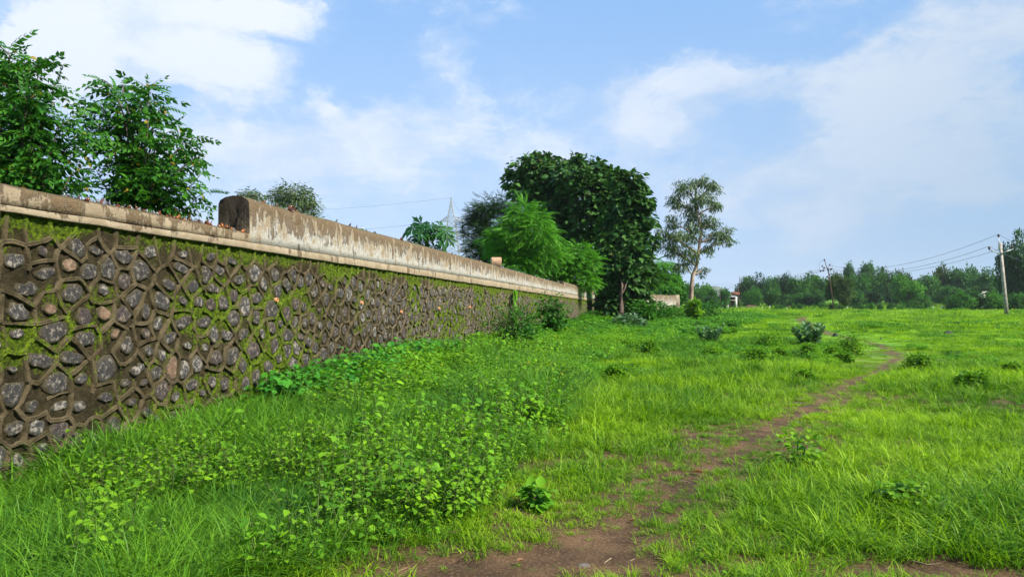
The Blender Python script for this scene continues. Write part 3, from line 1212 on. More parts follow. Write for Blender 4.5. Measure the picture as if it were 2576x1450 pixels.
# ribbed clay block standing on the wall
t, _ = wtz(1256, 668)
bx = W0 + WU * t - WN * .12
zt = float(par_top(t)) + .035
blk = thing('clay_block', 'pale tan ribbed hollow block standing on top of the wall before the feathery tree', 'block', loc=(bx[0], bx[1], zt), rz=WZ - 1.15)
M_block = plainmat('fired_clay', (.50, .33, .21), .9, .15, 10)
mb = MB()
mb.box((-.17, -.10, 0), (.17, .10, .30))
mb.build('body', M_block, blk)
mb = MB()
for k_ in range(9):
    x_ = -.155 + k_ * .039
    mb.box((x_ - .010, -.108, .005), (x_ + .010, -.099, .296))
    if k_ < 5:
        mb.box((.169, -.085 + k_ * .042 - .010, .005), (.178, -.085 + k_ * .042 + .010, .296))
mb.build('ribs', M_block, blk)

# ------------------------------------------------------------------ further stretch of wall beyond the trees
fa, fb_ = P(1512, 760, 60.5), P(1703, 760, 84)
fz = atan2(fb_.y - fa.y, fb_.x - fa.x)
fL = math.hypot(fb_.x - fa.x, fb_.y - fa.y)
fw = thing('boundary_wall', 'short far stretch of low plastered wall between the big dark tree and the slender tree', 'wall', loc=(fa.x, fa.y, 0), rz=fz)


def prof_far(t):
    return [(0, 0.2, 0, 0, 0, 0), (-.02, .5, 0, 1, 0, 0), (-.02, 1.2, .1, 1, 0, 0), (0, 1.5, .1, 0, 0, 0), (0, 2.0, .5, 0, .2, 0), (.02, 2.5, .9, 0, .3, .3), (.12, 2.56, 1, 0, 0, 1), (.3, 2.56, 1, 0, 0, 1), (.4, 2.4, .8, 0, 0, 0), (.4, .2, 0, 0, 0, 0)]


ob('parapet', sweep('far_parapet', 0, fL, prof_far, step=.5, seed=8), fw)
mb = MB()
mb.box((fL - .5, -.22, .1), (fL + .35, .5, 2.62))
me = mb.mesh('end_pillar', plainmat('stained_cement', (.20, .17, .12), .9, .35, 2.5))
ob('end_pillar', me, fw)


# ------------------------------------------------------------------ leaf and blade templates
def bake(T, pos, Rm, s):
    """copies of template T=(V, faces) -> big arrays; pos (n,3), Rm (n,3,3) columns are axes, s (n,) or (n,3)"""
    V, fs = T
    V = np.asarray(V, float)
    n = len(pos)
    s = np.asarray(s, float)
    if s.ndim == 1:
        s = np.repeat(s[:, None], 3, 1)
    W = np.einsum('nij,nkj->nki', Rm, V[None] * s[:, None, :]) + np.asarray(pos)[:, None, :]
    k_ = len(V)
    off = (np.arange(n) * k_)[:, None, None]
    return W.reshape(-1, 3), [(np.asarray(f)[None] + off).reshape(-1, np.asarray(f).shape[1]) for f in fs]


def frames(d, nrm):
    """axes: x side, y along d, z towards nrm"""
    d = d / np.linalg.norm(d, axis=1, keepdims=True)
    x = np.cross(d, nrm)
    x = x / (np.linalg.norm(x, axis=1, keepdims=True) + 1e-9)
    z = np.cross(x, d)
    return np.stack([x, d, z], -1)


def rotz_frames(a, tilt=None, tdir=None):
    c, s_ = np.cos(a), np.sin(a)
    o, z = np.ones_like(a), np.zeros_like(a)
    return np.stack([np.stack([c, -s_, z], -1), np.stack([s_, c, z], -1), np.stack([z, z, o], -1)], 1)


# ovate leaf, folded along its midrib and drooping: base at origin, tip at +y, 1 long
def leaf_ovate(wd=.55, fold=.12, droop=.12, heart=0.0):
    ys = [(-heart, .18 if heart else 0.0), (.18, .75), (.42, 1.0), (.72, .62), (1.0, 0.0)]
    V = [(0, 0, 0)]
    mids = []
    V = [(0, 0, 0), (0, .42, -droop * .17), (0, .72, -droop * .5)]
    L = [(-wd / 2 * w_, y, fold * w_ - droop * y * y) for y, w_ in ys[:-1]]
    Rr = [(wd / 2 * w_, y, fold * w_ - droop * y * y) for y, w_ in ys[:-1]]
    V += L + Rr + [(0, 1, -droop)]
    l, r, tip = 3, 3 + len(L), 3 + 2 * len(L)
    tri = [(0, l + 1, l), (0, r, r + 1), (2, tip, l + 3), (2, r + 3, tip)]
    quad = [(0, 1, l + 2, l + 1), (0, r + 1, r + 2, 1), (1, 2, l + 3, l + 2), (1, r + 2, r + 3, 2)]
    return V, [np.array(tri), np.array(quad)]


def leaf_simple(wd=.5, fold=.1, droop=.1):
    V = [(0, 0, 0), (-wd / 2, .45, fold - droop * .2), (wd / 2, .45, fold - droop * .2), (0, 1, -droop), (0, .5, -droop * .25)]
    return V, [np.array([(0, 4, 1), (0, 2, 4), (1, 4, 3), (4, 2, 3)])]


def leaf_quad(wd=.5, droop=.1):
    return [(0, 0, 0), (wd / 2, .5, 0), (0, 1, -droop), (-wd / 2, .5, 0)], [np.array([(0, 1, 2, 3)])]


def frond(pairs=6, leaf=.30, wd=.45, ang=1.0, droop=.35, tleaf=None):
    """pinnate leaf: a rachis 1 long with paired leaflets"""
    mb = MB()
    pts = [(0, y, -droop * y * y) for y in (0, .33, .66, 1.0)]
    mb.tube(pts, [.008, .006, .005, .003], 3, False)
    T = tleaf or leaf_simple(wd, .08, .15)
    pos, dd, nn, ss = [], [], [], []
    for k_ in range(pairs):
        y = .16 + .80 * k_ / (pairs - 1)
        for sd_ in (-1, 1):
            pos.append((0, y, -droop * y * y))
            dd.append((sd_ * sin(ang), cos(ang), -.25 - .5 * droop))
            nn.append((0, 0, 1))
            ss.append(leaf * (1 - .35 * abs(y - .5)))
    pos.append((0, 1, -droop))
    dd.append((0, 1, -.8 * droop - .3))
    nn.append((0, 0.3, 1))
    ss.append(leaf)
    V, Fs = bake(T, np.array(pos), frames(np.array(dd, float), np.array(nn, float)), np.array(ss))
    mb.add(V, Fs)
    return np.concatenate(mb.V), [np.concatenate(f) for f in mb.F.values()]


def blades(mb, n, rad, h, wd, bend, rr, segs=3, hs=.35, lean0=0.0):
    """n curved blades around the origin"""
    for _ in range(n):
        a = rr.uniform(0, 2 * pi)
        r = rad * math.sqrt(rr.random())
        x0, y0 = cos(a) * r, sin(a) * r
        d = a + rr.gauss(0, .9)
        H = h * (1 - hs + 2 * hs * rr.random())
        B = bend * rr.uniform(.3, 1.5)
        w_ = wd * rr.uniform(.7, 1.25)
        ln = lean0 + rr.uniform(0, .25)
        sx, sy = -sin(d + rr.gauss(0, .5)), cos(d + rr.gauss(0, .5))
        V = []
        for k_ in range(segs + 1):
            f = k_ / segs
            lat = H * (ln * f + B * f * f)
            z = H * (f - .42 * B * f * f * f)
            ww = w_ * (1 - f ** 1.6) * .5 * (.8 + .4 * f)
            px_, py_ = x0 + cos(d) * lat, y0 + sin(d) * lat
            if k_ == segs:
                V.append((px_, py_, z))
            else:
                V += [(px_ - sx * ww, py_ - sy * ww, z), (px_ + sx * ww, py_ + sy * ww, z)]
        q = [(2 * k_, 2 * k_ + 1, 2 * k_ + 3, 2 * k_ + 2) for k_ in range(segs - 1)]
        t_ = [(2 * segs - 2, 2 * segs - 1, 2 * segs)]
        mb.add(V, [np.array(q), np.array(t_)] if q else [np.array(t_)])
    return mb


def herb(rr, H=.38, nleaf=12, ls=.07, wd=.8, heart=.12, stems=3, spread=.10, fold=.10, top=True):
    """upright broad-leaved herb: several stems with leaves on petioles, clustering at the top; slot 0 leaf, slot 1 stem"""
    ml, mst = MB(), MB()
    T = leaf_ovate(wd, fold, .18, heart)
    pos, dd, nn, ss = [], [], [], []
    for _ in range(stems):
        a = rr.uniform(0, 2 * pi)
        b = (cos(a) * spread * rr.uniform(.1, 1), sin(a) * spread * rr.uniform(.1, 1), -.03)
        hh = H * rr.uniform(.6, 1.1)
        e = (b[0] + rr.gauss(0, .12) * hh + b[0] * .6, b[1] + rr.gauss(0, .12) * hh + b[1] * .6, hh)
        mst.tube([b, ((b[0] + e[0]) / 2 + rr.gauss(0, .01), (b[1] + e[1]) / 2, hh * .5), e], [.0035, .003, .002], 3, False)
        ph = rr.uniform(0, 6.28)
        for k_ in range(nleaf):
            f = (.22 + .78 * (k_ / max(1, nleaf - 1))) ** (.75 if top else 1)
            c = [b[i] + (e[i] - b[i]) * f for i in range(3)]
            g = ph + k_ * 2.4
            pl = ls * rr.uniform(.4, 1.0) * (1.15 - .6 * f)
            up = .25 + .5 * f * f
            pe = (c[0] + cos(g) * pl, c[1] + sin(g) * pl, c[2] + pl * up)
            mst.tube([c, pe], [.0016, .001], 3, False)
            pos.append(pe)
            dd.append((cos(g), sin(g), rr.uniform(-.55, .15)))
            nn.append((rr.gauss(0, .25), rr.gauss(0, .25), 1))
            ss.append(ls * rr.uniform(.65, 1.2) * (1.1 - .45 * f))
    V, Fs = bake(T, np.array(pos), frames(np.array(dd), np.array(nn)), np.array(ss))
    ml.add(V, Fs)
    return ml, mst


def two_mesh(name, ml, mst, m1, m2):
    V1, V2 = np.concatenate(ml.V), np.concatenate(mst.V)
    fs1 = [np.concatenate(f) for f in ml.F.values()]
    fs2 = [np.concatenate(f) + len(V1) for f in mst.F.values()]
    me = mesh_np(name, np.concatenate([V1, V2]), fs1 + fs2, None)
    me.materials.append(m1)
    me.materials.append(m2)
    me.polygons.foreach_set('material_index', np.concatenate([np.zeros(sum(len(f) for f in fs1)), np.ones(sum(len(f) for f in fs2))]).astype(np.int32))
    return me


def bushlet(rr, H=.4, R_=.3, n=150, ls=.035, T=None, flat=.8):
    """leafy mound used where single herbs are too small to tell apart"""
    T = T or leaf_simple(.6, .1, .15)
    a = np.array([rr.uniform(0, 2 * pi) for _ in range(n)])
    q = np.array([rr.random() ** .5 for _ in range(n)])
    el_ = np.array([rr.random() for _ in range(n)])
    r = R_ * q
    top = H * np.sqrt(np.clip(1 - (r / R_) ** 2 * .85, 0, 1))
    z = top * (1 - .75 * (1 - el_) ** 1.5 * np.array([rr.random() for _ in range(n)]))
    pos = np.stack([np.cos(a) * r, np.sin(a) * r, z], -1)
    g = np.array([rr.uniform(0, 2 * pi) for _ in range(n)])
    dd = np.stack([np.cos(g) + np.cos(a) * .6, np.sin(g) + np.sin(a) * .6, np.array([rr.uniform(-.6, .3) for _ in range(n)])], -1)
    nn = np.stack([np.cos(a) * .4 * q, np.sin(a) * .4 * q, np.ones(n)], -1)
    V, Fs = bake(T, pos, frames(dd, nn), np.array([ls * rr.uniform(.6, 1.4) for _ in range(n)]))
    mb = MB()
    mb.add(V, Fs)
    return mb


# ------------------------------------------------------------------ scattering with geometry nodes
def source(name, meshes):
    c = bpy.data.collections.new(name)
    for i, me in enumerate(meshes):
        o = bpy.data.objects.new('%s_%02d' % (name, i), me)
        c.objects.link(o)
    return c


def scatter(name, coll, pts, rot, s, idx, label, cat):
    me = mesh_np(name, pts, [], None, False, {'rot': ('FLOAT_VECTOR', rot), 'scl': ('FLOAT', s), 'idx': ('INT', idx)})
    o = ob(name, me, kind='stuff', label=label, category=cat)
    g = bpy.data.node_groups.new(name, 'GeometryNodeTree')
    g.interface.new_socket('Geometry', in_out='INPUT', socket_type='NodeSocketGeometry')
    g.interface.new_socket('Geometry', in_out='OUTPUT', socket_type='NodeSocketGeometry')
    gi, go = g.nodes.new('NodeGroupInput'), g.nodes.new('NodeGroupOutput')
    ci = g.nodes.new('GeometryNodeCollectionInfo')
    ci.inputs['Collection'].default_value = coll
    ci.inputs['Separate Children'].default_value = True
    ci.inputs['Reset Children'].default_value = True
    ip = g.nodes.new('GeometryNodeInstanceOnPoints')
    ip.inputs['Pick Instance'].default_value = True

    def na(n_, t_):
        a = g.nodes.new('GeometryNodeInputNamedAttribute')
        a.data_type = t_
        a.inputs['Name'].default_value = n_
        return a.outputs['Attribute']
    er = g.nodes.new('FunctionNodeEulerToRotation')
    L = g.links.new
    L(na('rot', 'FLOAT_VECTOR'), er.inputs[0])
    L(er.outputs[0], ip.inputs['Rotation'])
    L(na('scl', 'FLOAT'), ip.inputs['Scale'])
    L(na('idx', 'INT'), ip.inputs['Instance Index'])
    L(ci.outputs[0], ip.inputs['Instance'])
    L(gi.outputs[0], ip.inputs['Points'])
    L(ip.outputs[0], go.inputs[0])
    md = o.modifiers.new('scatter', 'NODES')
    md.node_group = g
    return o


def band(y0, y1, dens, wide=.80, pad=1.6, power=1.0):
    """random field points between depths y0 and y1"""
    area = (wide * (y1 * y1 - y0 * y0) + 2 * pad * (y1 - y0))
    n = int(area * dens)
    y = np.sqrt(rng.random(n) * (y1 * y1 - y0 * y0) + y0 * y0)
    x = (rng.random(n) * 2 - 1) * (wide * y + pad)
    s = (x - W0[0]) * WN[0] + (y - W0[1]) * WN[1]
    return x[s > .06], y[s > .06]


def finish(x, y, tilt=.12):
    n = len(x)
    rot = np.stack([rng.normal(0, tilt, n), rng.normal(0, tilt, n), rng.random(n) * 2 * pi], -1)
    return np.stack([x, y, ground(x, y) - .02 * dirt(x, y) - .004], -1), rot


def fieldfn(x, y):
    """0..1 lushness patches"""
    return np.clip(.5 + fbm(x * .35, y * .35, 4, 81) * .9, 0, 1)


rr = random.Random(31)
short = [blades(MB(), 30, .095, .085, .0088, 1.0, rr, 3, .5).mesh('short_grass', M_grass) for _ in range(5)]
midg = [blades(MB(), 30, .10, .16, .0100, .95, rr, 3, .5).mesh('mid_grass', M_grass) for _ in range(4)]
tall = [blades(MB(), 24, .12, .34, .0105, 1.0, rr, 5, .45).mesh('tall_grass', M_tall) for _ in range(5)]
wide_ = [blades(MB(), 11, .08, .30, .021, .95, rr, 5, .4).mesh('wide_grass', M_tall) for _ in range(3)]
sprig = [blades(MB(), 9, .04, .09, .0055, 1.0, rr, 3).mesh('grass_sprig', M_grass) for _ in range(3)]
grass_src = source('grass_tuft', short + midg + tall + wide_ + sprig)   # 0-4 5-8 9-13 14-16 17-19

mats_ = [blades(MB(), 170, .42, .095, .016, .9, rr, 2, .5).mesh('grass_mat', M_grass) for _ in range(3)] + \
        [blades(MB(), 130, .42, .22, .019, .9, rr, 3, .5).mesh('tall_grass_mat', M_tall) for _ in range(3)] + \
        [blades(MB(), 260, 1.3, .14, .040, .8, rr, 2, .5).mesh('grass_sheet', M_grass) for _ in range(3)]
mat_src = source('grass_patch', mats_)   # 0-2 3-5 6-8

hl = []
for _ in range(4):
    hl.append(two_mesh('broad_herb', *herb(rr, .40, 9, .085, .85, .14, 3, .08), M_weed, M_red))
for _ in range(4):
    hl.append(two_mesh('small_herb', *herb(rr, .33, 13, .056, .72, .0, 5, .13), M_cass, M_red))
for _ in range(3):
    hl.append(two_mesh('low_herb', *herb(rr, .14, 6, .055, .8, .1, 4, .09), M_weed, M_stem))
for _ in range(3):
    hl.append(two_mesh('vine_herb', *herb(rr, .34, 8, .115, .95, .18, 4, .14, .06), M_vine, M_stem))
herb_src = source('herb', hl)   # 0-3 broad, 4-7 small, 8-10 low, 11-13 vine

cl = [bushlet(rr, .34, .34, 170, .060).mesh('leafy_mound', M_cass) for _ in range(3)] + \
     [bushlet(rr, .34, .36, 150, .085, leaf_simple(.85, .1, .1)).mesh('vine_mound', M_cover) for _ in range(3)] + \
     [bushlet(rr, .55, 1.1, 260, .17, leaf_simple(.8, .1, .1)).mesh('cover_mound', M_cover) for _ in range(3)] + \
     [bushlet(rr, .30, .36, 170, .060).mesh('pale_mound', M_weed) for _ in range(2)]
mound_src = source('mound', cl)   # 0-2 cass, 3-5 cover, 6-8 far cover, 9-10 pale


def scatter_grass():
    Pp, Rr, Ss, Ii = [], [], [], []

    def add(x, y, s, idx, tilt=.12):
        p, r = finish(x, y, tilt)
        Pp.append(p)
        Rr.append(r)
        Ss.append(s)
        Ii.append(idx)
    for (y0, y1, de) in ((3.2, 6.5, 165), (6.5, 11, 95), (11, 19, 44)):
        x, y = band(y0, y1, de, .80, 1.2)
        d = dirt(x, y)
        keep = rng.random(len(x)) > d * .985
        x, y, d = x[keep], y[keep], d[keep]
        wd = weedy(x, y)
        lu = fieldfn(x, y)
        n = len(x)
        u = rng.random(n)
        big = 1 + .55 * (y0 > 6) + .5 * (y0 > 10)
        idx = rng.integers(0, 5, n)
        idx = np.where(u < lu * 1.0 - .18, rng.integers(5, 9, n), idx)
        tallm = rng.random(n) < wd * .62 + (1 - wd) * np.clip(fbm(x * .75, y * .55, 3, 131) * 1.1 - .10, 0, .42) * (d < .1)
        idx = np.where(tallm, np.where(rng.random(n) < .20, rng.integers(14, 17, n), rng.integers(9, 14, n)), idx)
        s = (.65 + .7 * lu + .25 * rng.random(n)) * (1 + .22 * (big - 1))
        s = np.where(tallm, s * (.46 + .49 * wd) * (.8 if y0 < 6 else 1), s)
        s = s * (1 - .45 * d) * (1 - .45 * np.exp(-(path_dist(x, y) / .8) ** 2)) * (1 - .35 * smooth01((5.2 - y) / 1.2) * (1 - wd))
        add(x, y, s, idx)
    # sparse sprigs on the bare soil
    x, y = band(3.2, 14, 75, .8, 1.2)
    d = dirt(x, y)
    cl_ = fbm(x * 2.4, y * 2.4, 3, 95)
    k_ = (d > .35) & (rng.random(len(x)) < np.clip(.26 + cl_ * 1.3, .04, .8)) & (path_dist(x, y) > .10 + .2 * rng.random(len(x)) * (y > 5))
    x, y = x[k_], y[k_]
    u = rng.random(len(x))
    add(x, y, .55 + .6 * rng.random(len(x)), np.where(u < .80, rng.integers(17, 20, len(x)), rng.integers(0, 5, len(x))))
    scatter('grass', grass_src, np.concatenate(Pp), np.concatenate(Rr), np.concatenate(Ss), np.concatenate(Ii),
            'bright green grass and long blades covering the near field and wall foot', 'grass')
    # mats farther out
    Pp, Rr, Ss, Ii = [], [], [], []
    for (y0, y1, de, lo, hi, tl, th) in ((15, 28, 7.5, 0, 3, 3, 6), (28, 50, 3.6, 0, 3, 3, 6), (46, 95, .42, 6, 9, 6, 9), (90, 180, .10, 6, 9, 6, 9), (175, 300, .030, 6, 9, 6, 9)):
        x, y = band(y0, y1, de, .80, 2)
        d = dirt(x, y)
        keep = rng.random(len(x)) > d * .98
        x, y = x[keep], y[keep]
        lu = fieldfn(x, y)
        n = len(x)
        wd = weedy(x, y)
        idx = rng.integers(lo, hi, n)
        idx = np.where(rng.random(n) < wd * .45 + np.clip(fbm(x * .40, y * .25, 3, 131) * 1.0 - .08, 0, .40), rng.integers(tl, th, n), idx)
        s = .7 + .65 * lu
        s = s * (1 - .55 * np.exp(-(path_dist(x, y) / (1.2 + .02 * y)) ** 2))
        s = s * (1 + (y0 > 40) * .2) * (1 + (y0 > 80) * .9) * (1 + (y0 > 170) * .5)
        p, r = finish(x, y, .05)
        Pp.append(p)
        Rr.append(r)
        Ss.append(s)
        Ii.append(idx)
    scatter('field_grass', mat_src, np.concatenate(Pp), np.concatenate(Rr), np.concatenate(Ss), np.concatenate(Ii),
            'sunlit yellow green grass of the open field reaching to the tree line', 'grass')


scatter_grass()


def scatter_weeds():
    Pp, Rr, Ss, Ii = [], [], [], []
    for (y0, y1, de) in ((3.2, 7, 85), (7, 12, 58), (12, 22, 46)):
        x, y = band(y0, y1, de, .80, 1.2)
        d = dirt(x, y)
        wd = weedy(x, y)
        t = (x - W0[0]) * WU[0] + (y - W0[1]) * WU[1]
        s_ = (x - W0[0]) * WN[0] + (y - W0[1]) * WN[1]
        patch = fbm(x * .9, y * .9, 3, 101)
        patch2 = fbm(x * .5, y * .5, 3, 105)
        vine = np.exp(-((s_ - .35) / .55) ** 2) * smooth01((t - 3.6) / 1.0) * smooth01((14 - t) / 4)
        p_ = np.clip(wd * (.34 + patch * 2.2) * (1 - np.exp(-(s_ / .8) ** 2) * (t < 3.5)) + (1 - wd) * np.clip(patch * 1.6 - .52, 0, .5) + vine, 0, 1) * (d < .2)
        k_ = rng.random(len(x)) < p_
        x, y, patch2, vine, wd, t, s_ = [v[k_] for v in (x, y, patch2, vine, wd, t, s_)]
        n = len(x)
        u = rng.random(n)
        idx = np.where(patch2 + (u - .5) * .5 > .02, rng.integers(0, 4, n), rng.integers(4, 8, n))
        idx = np.where((rng.random(n) < .28) | (wd < .3) & (rng.random(n) < .45), rng.integers(8, 11, n), idx)
        isv = rng.random(n) < vine * 1.1
        idx = np.where(isv, rng.integers(11, 14, n), idx)
        s = (.5 + .85 * rng.random(n) ** 1.3) * (.55 + .50 * wd)
        s = np.where(isv, .8 + .5 * rng.random(n), s)
        if y0 > 6:
            s = s * 1.08
        p, r = finish(x, y, .15)
        Pp.append(p)
        Rr.append(r)
        Ss.append(s)
        Ii.append(idx)
    scatter('weeds', herb_src, np.concatenate(Pp), np.concatenate(Rr), np.concatenate(Ss), np.concatenate(Ii),
            'leafy yellow green weeds and heart leaved creeper heaped along the wall foot', 'weeds')
    Pp, Rr, Ss, Ii = [], [], [], []
    for (y0, y1, de, far_) in ((11, 30, 8.5, 0), (30, 50, 5.0, 0), (40, 90, .85, 1), (90, 215, .08, 1)):
        x, y = band(y0, y1, de, .80, 2)
        d = dirt(x, y)
        wd = weedy(x, y)
        patch = fbm(x * (.35 if not far_ else .10), y * (.35 if not far_ else .16), 4, 111)
        p_ = np.clip(wd * (.66 + patch * 1.2) + (1 - wd) * np.clip(patch * 1.6 - .36 + .12 * (y > 45), 0, .7) + .55 * np.exp(-((x - 8.5) / 4.5) ** 2 - ((y - 24) / 4.5) ** 2) * (path_dist(x, y) > 1.0), 0, 1) * (d < .3)
        k_ = rng.random(len(x)) < p_
        x, y, wd, patch = x[k_], y[k_], wd[k_], patch[k_]
        n = len(x)
        cov = rng.random(n) < wd * smooth01((y - 26) / 14) + (1 - wd) * .45
        if far_:
            idx = rng.integers(6, 9, n)
            s = .55 + .6 * rng.random(n)
            s = np.where(wd < .5, s * (.7 + .5 * (y > 90)), s)
        else:
            idx = np.where(cov, rng.integers(3, 6, n), np.where(rng.random(n) < .6, rng.integers(0, 3, n), rng.integers(9, 11, n)))
            s = (.7 + .7 * rng.random(n)) * (.55 + .5 * wd)
        p, r = finish(x, y, .08)
        Pp.append(p)
        Rr.append(r)
        Ss.append(s)
        Ii.append(idx)
    scatter('ground_cover', mound_src, np.concatenate(Pp), np.concatenate(Rr), np.concatenate(Ss), np.concatenate(Ii),
            'low creeping weeds in clumps across the field and beside the far wall', 'ground cover')


scatter_weeds()

# pebbles and crumbs on the soil
x, y = band(3.2, 13, 170, .8, 1)
k_ = (dirt(x, y) > .55) & (rng.random(len(x)) < .5)
x, y = x[k_], y[k_]
pm = []
for q in range(4):
    mb = MB()
    V = []
    for i in range(3):
        for j in range(6):
            a = 2 * pi * j / 6
            r = (.6, 1.0, .55)[i] * rr.uniform(.75, 1.2)
            V.append((cos(a) * r, sin(a) * r * .8, (-.2, .15, .5)[i]))
    mb.add(V, [np.array([[i * 6 + j, i * 6 + (j + 1) % 6, (i + 1) * 6 + (j + 1) % 6, (i + 1) * 6 + j] for i in range(2) for j in range(6)]), np.array([[12 + j for j in range(6)]])])
    pm.append(mb.mesh('pebble', plainmat('pebble_%s' % 'abcd'[q], ((.13, .08, .05), (.24, .15, .10), (.09, .075, .065), (.30, .24, .19))[q], .9, .3, 40)))
for q in range(3):
    mb = MB()
    mb.tube([(-3.5, 0, .9), (0, .5 * (q - 1), 1.1), (3.5, .3, .9)], [.22, .25, .15], 4)
    pm.append(mb.mesh('straw', plainmat('straw_%s' % 'abc'[q], ((.30, .21, .11), (.20, .13, .07), (.36, .28, .16))[q], .9, .2, 30)))
p, r = finish(x, y, .3)
p[:, 2] -= .010
scatter('pebbles', source('pebble', pm), p, r, .004 + .014 * rng.random(len(x)) ** 3, rng.integers(0, 7, len(x)), 'small stones, straws and crumbs of earth strewn over the bare brown path', 'gravel')


# ------------------------------------------------------------------ trees
def blobs_px(lst, Y, dk=.85, seed=0):
    """[(px, py, rx, ry)] outline lobes -> world ellipsoids (centre, radii)"""
    r_ = random.Random(seed)
    out_ = []
    for b in lst:
        px, py, rx, ry = b[:4]
        yo = b[4] if len(b) > 4 else r_.uniform(-.5, .5) * rx / F * Y
        Yb = Y + yo
        c = P(px, py, Yb)
        out_.append((np.array(c), np.array([rx / F * Yb, rx / F * Yb * dk, ry / F * Yb])))
    return out_


def crown_geo(blobs, T, nleaf, size, clump=.22, per=14, droop=.35, seed=0, hollow=.5, szvar=.45, upn=.5, updir=0.0):
    """leaves set in clumps through the outer shell of each lobe"""
    g = np.random.default_rng(seed)
    vol = np.array([np.prod(b[1]) ** (.60) for b in blobs])
    vol = vol / vol.sum()
    pos, dd, nn, tips = [], [], [], []
    for (c, r), w_ in zip(blobs, vol):
        nc = max(2, int(nleaf * w_ / per))
        u = g.normal(size=(nc, 3))
        u /= np.linalg.norm(u, axis=1, keepdims=True)
        q = hollow + (1 - hollow) * g.random(nc) ** .6
        q = q * (1 + .10 * g.normal(size=nc))
        cc = c + u * r * q[:, None]
        tips.append(cc)
        k_ = per
        cs = clump * r.mean()
        o = g.normal(size=(nc, k_, 3)) * cs * np.array([1, 1, .75])
        p_ = cc[:, None] + o
        outw = np.repeat(u[:, None], k_, 1) + .8 * o / (np.linalg.norm(o, axis=2, keepdims=True) + 1e-6)
        outw = outw + g.normal(size=outw.shape) * .35
        outw[:, :, 2] = outw[:, :, 2] * .5 - droop + updir
        n_ = np.repeat(u[:, None], k_, 1) * .6 + g.normal(size=outw.shape) * .35
        n_[:, :, 2] += upn
        pos.append(p_.reshape(-1, 3))
        dd.append(outw.reshape(-1, 3))
        nn.append(n_.reshape(-1, 3))
    pos, dd, nn = np.concatenate(pos), np.concatenate(dd), np.concatenate(nn)
    s = size * (1 + szvar * g.uniform(-1, 1, len(pos)))
    V, Fs = bake(T, pos, frames(dd, nn), s)
    return V, Fs, np.concatenate(tips)


def limb(mb, a, b, r0, r1, sag=0.0, n=5, sides=6, jit=.04, rr_=random):
    a, b = Vector(a), Vector(b)
    L = (b - a).length
    pts, rad = [], []
    for i in range(n):
        f = i / (n - 1)
        p = a.lerp(b, f) + Vector((rr_.gauss(0, jit), rr_.gauss(0, jit), rr_.gauss(0, jit))) * L * (f * (1 - f) * 3) + Vector((0, 0, sag * L * f * (1 - f)))
        pts.append(p)
        rad.append(r0 + (r1 - r0) * f)
    mb.tube(pts, rad, sides, False)
    return pts


def tree(name, label, cat, base, blobs, T, nleaf, size, mleaf, mbark, r0, fork=.35, group=None, seed=0, twigs=40, trunk_pts=None, multi=1, **kw):
    r_ = random.Random(seed + 5)
    e = thing(name, label, cat, loc=tuple(base), group=group)
    V, Fs, tips = crown_geo(blobs, T, nleaf, size, seed=seed, **kw)
    base = np.array(base, float)
    ob('crown', mesh_np('crown', V - base, Fs, mleaf), e)
    mb = MB()
    top = max(b[0][2] for b in blobs)
    cen = np.mean([b[0] for b in blobs], axis=0)
    for m_ in range(multi):
        off = np.array([r_.uniform(-.25, .25), r_.uniform(-.25, .25), 0]) * (multi > 1)
        if trunk_pts is None:
            tgt = cen + (np.array([0, 0, 1]) * (top - cen[2]) * .35)
            tp = limb(mb, base + off + (0, 0, -.15), tgt, r0, r0 * .35, 0, 7, 8, .03, r_)
        else:
            tp = [Vector(p) for p in trunk_pts]
            mb.tube(tp, [r0 * (1 - .72 * i / (len(tp) - 1)) for i in range(len(tp))], 8, False)
        for i, (c, r) in enumerate(blobs):
            # leave the trunk below the lobe
            cand = [p for p in tp[1:] if p.z < c[2] + .1] or [tp[1]]
            a = min(cand, key=lambda p: abs(p.z - (c[2] - .6 * math.hypot(c[0] - p.x, c[1] - p.y))))
            bp = limb(mb, a, c, r0 * .38, r0 * .14, .12, 5, 5, .05, r_)
            near = tips[np.argsort(((tips - c) ** 2).sum(1))][:max(3, len(tips) // max(1, len(blobs)))]
            for _ in range(max(2, twigs // len(blobs))):
                q = near[r_.randrange(len(near))]
                limb(mb, bp[r_.choice([2, 3, 4])], q, r0 * .10, r0 * .03, .1, 4, 3, .06, r_)
    ob('trunk', mb.mesh('trunk', mbark, True, base), e)
    return e


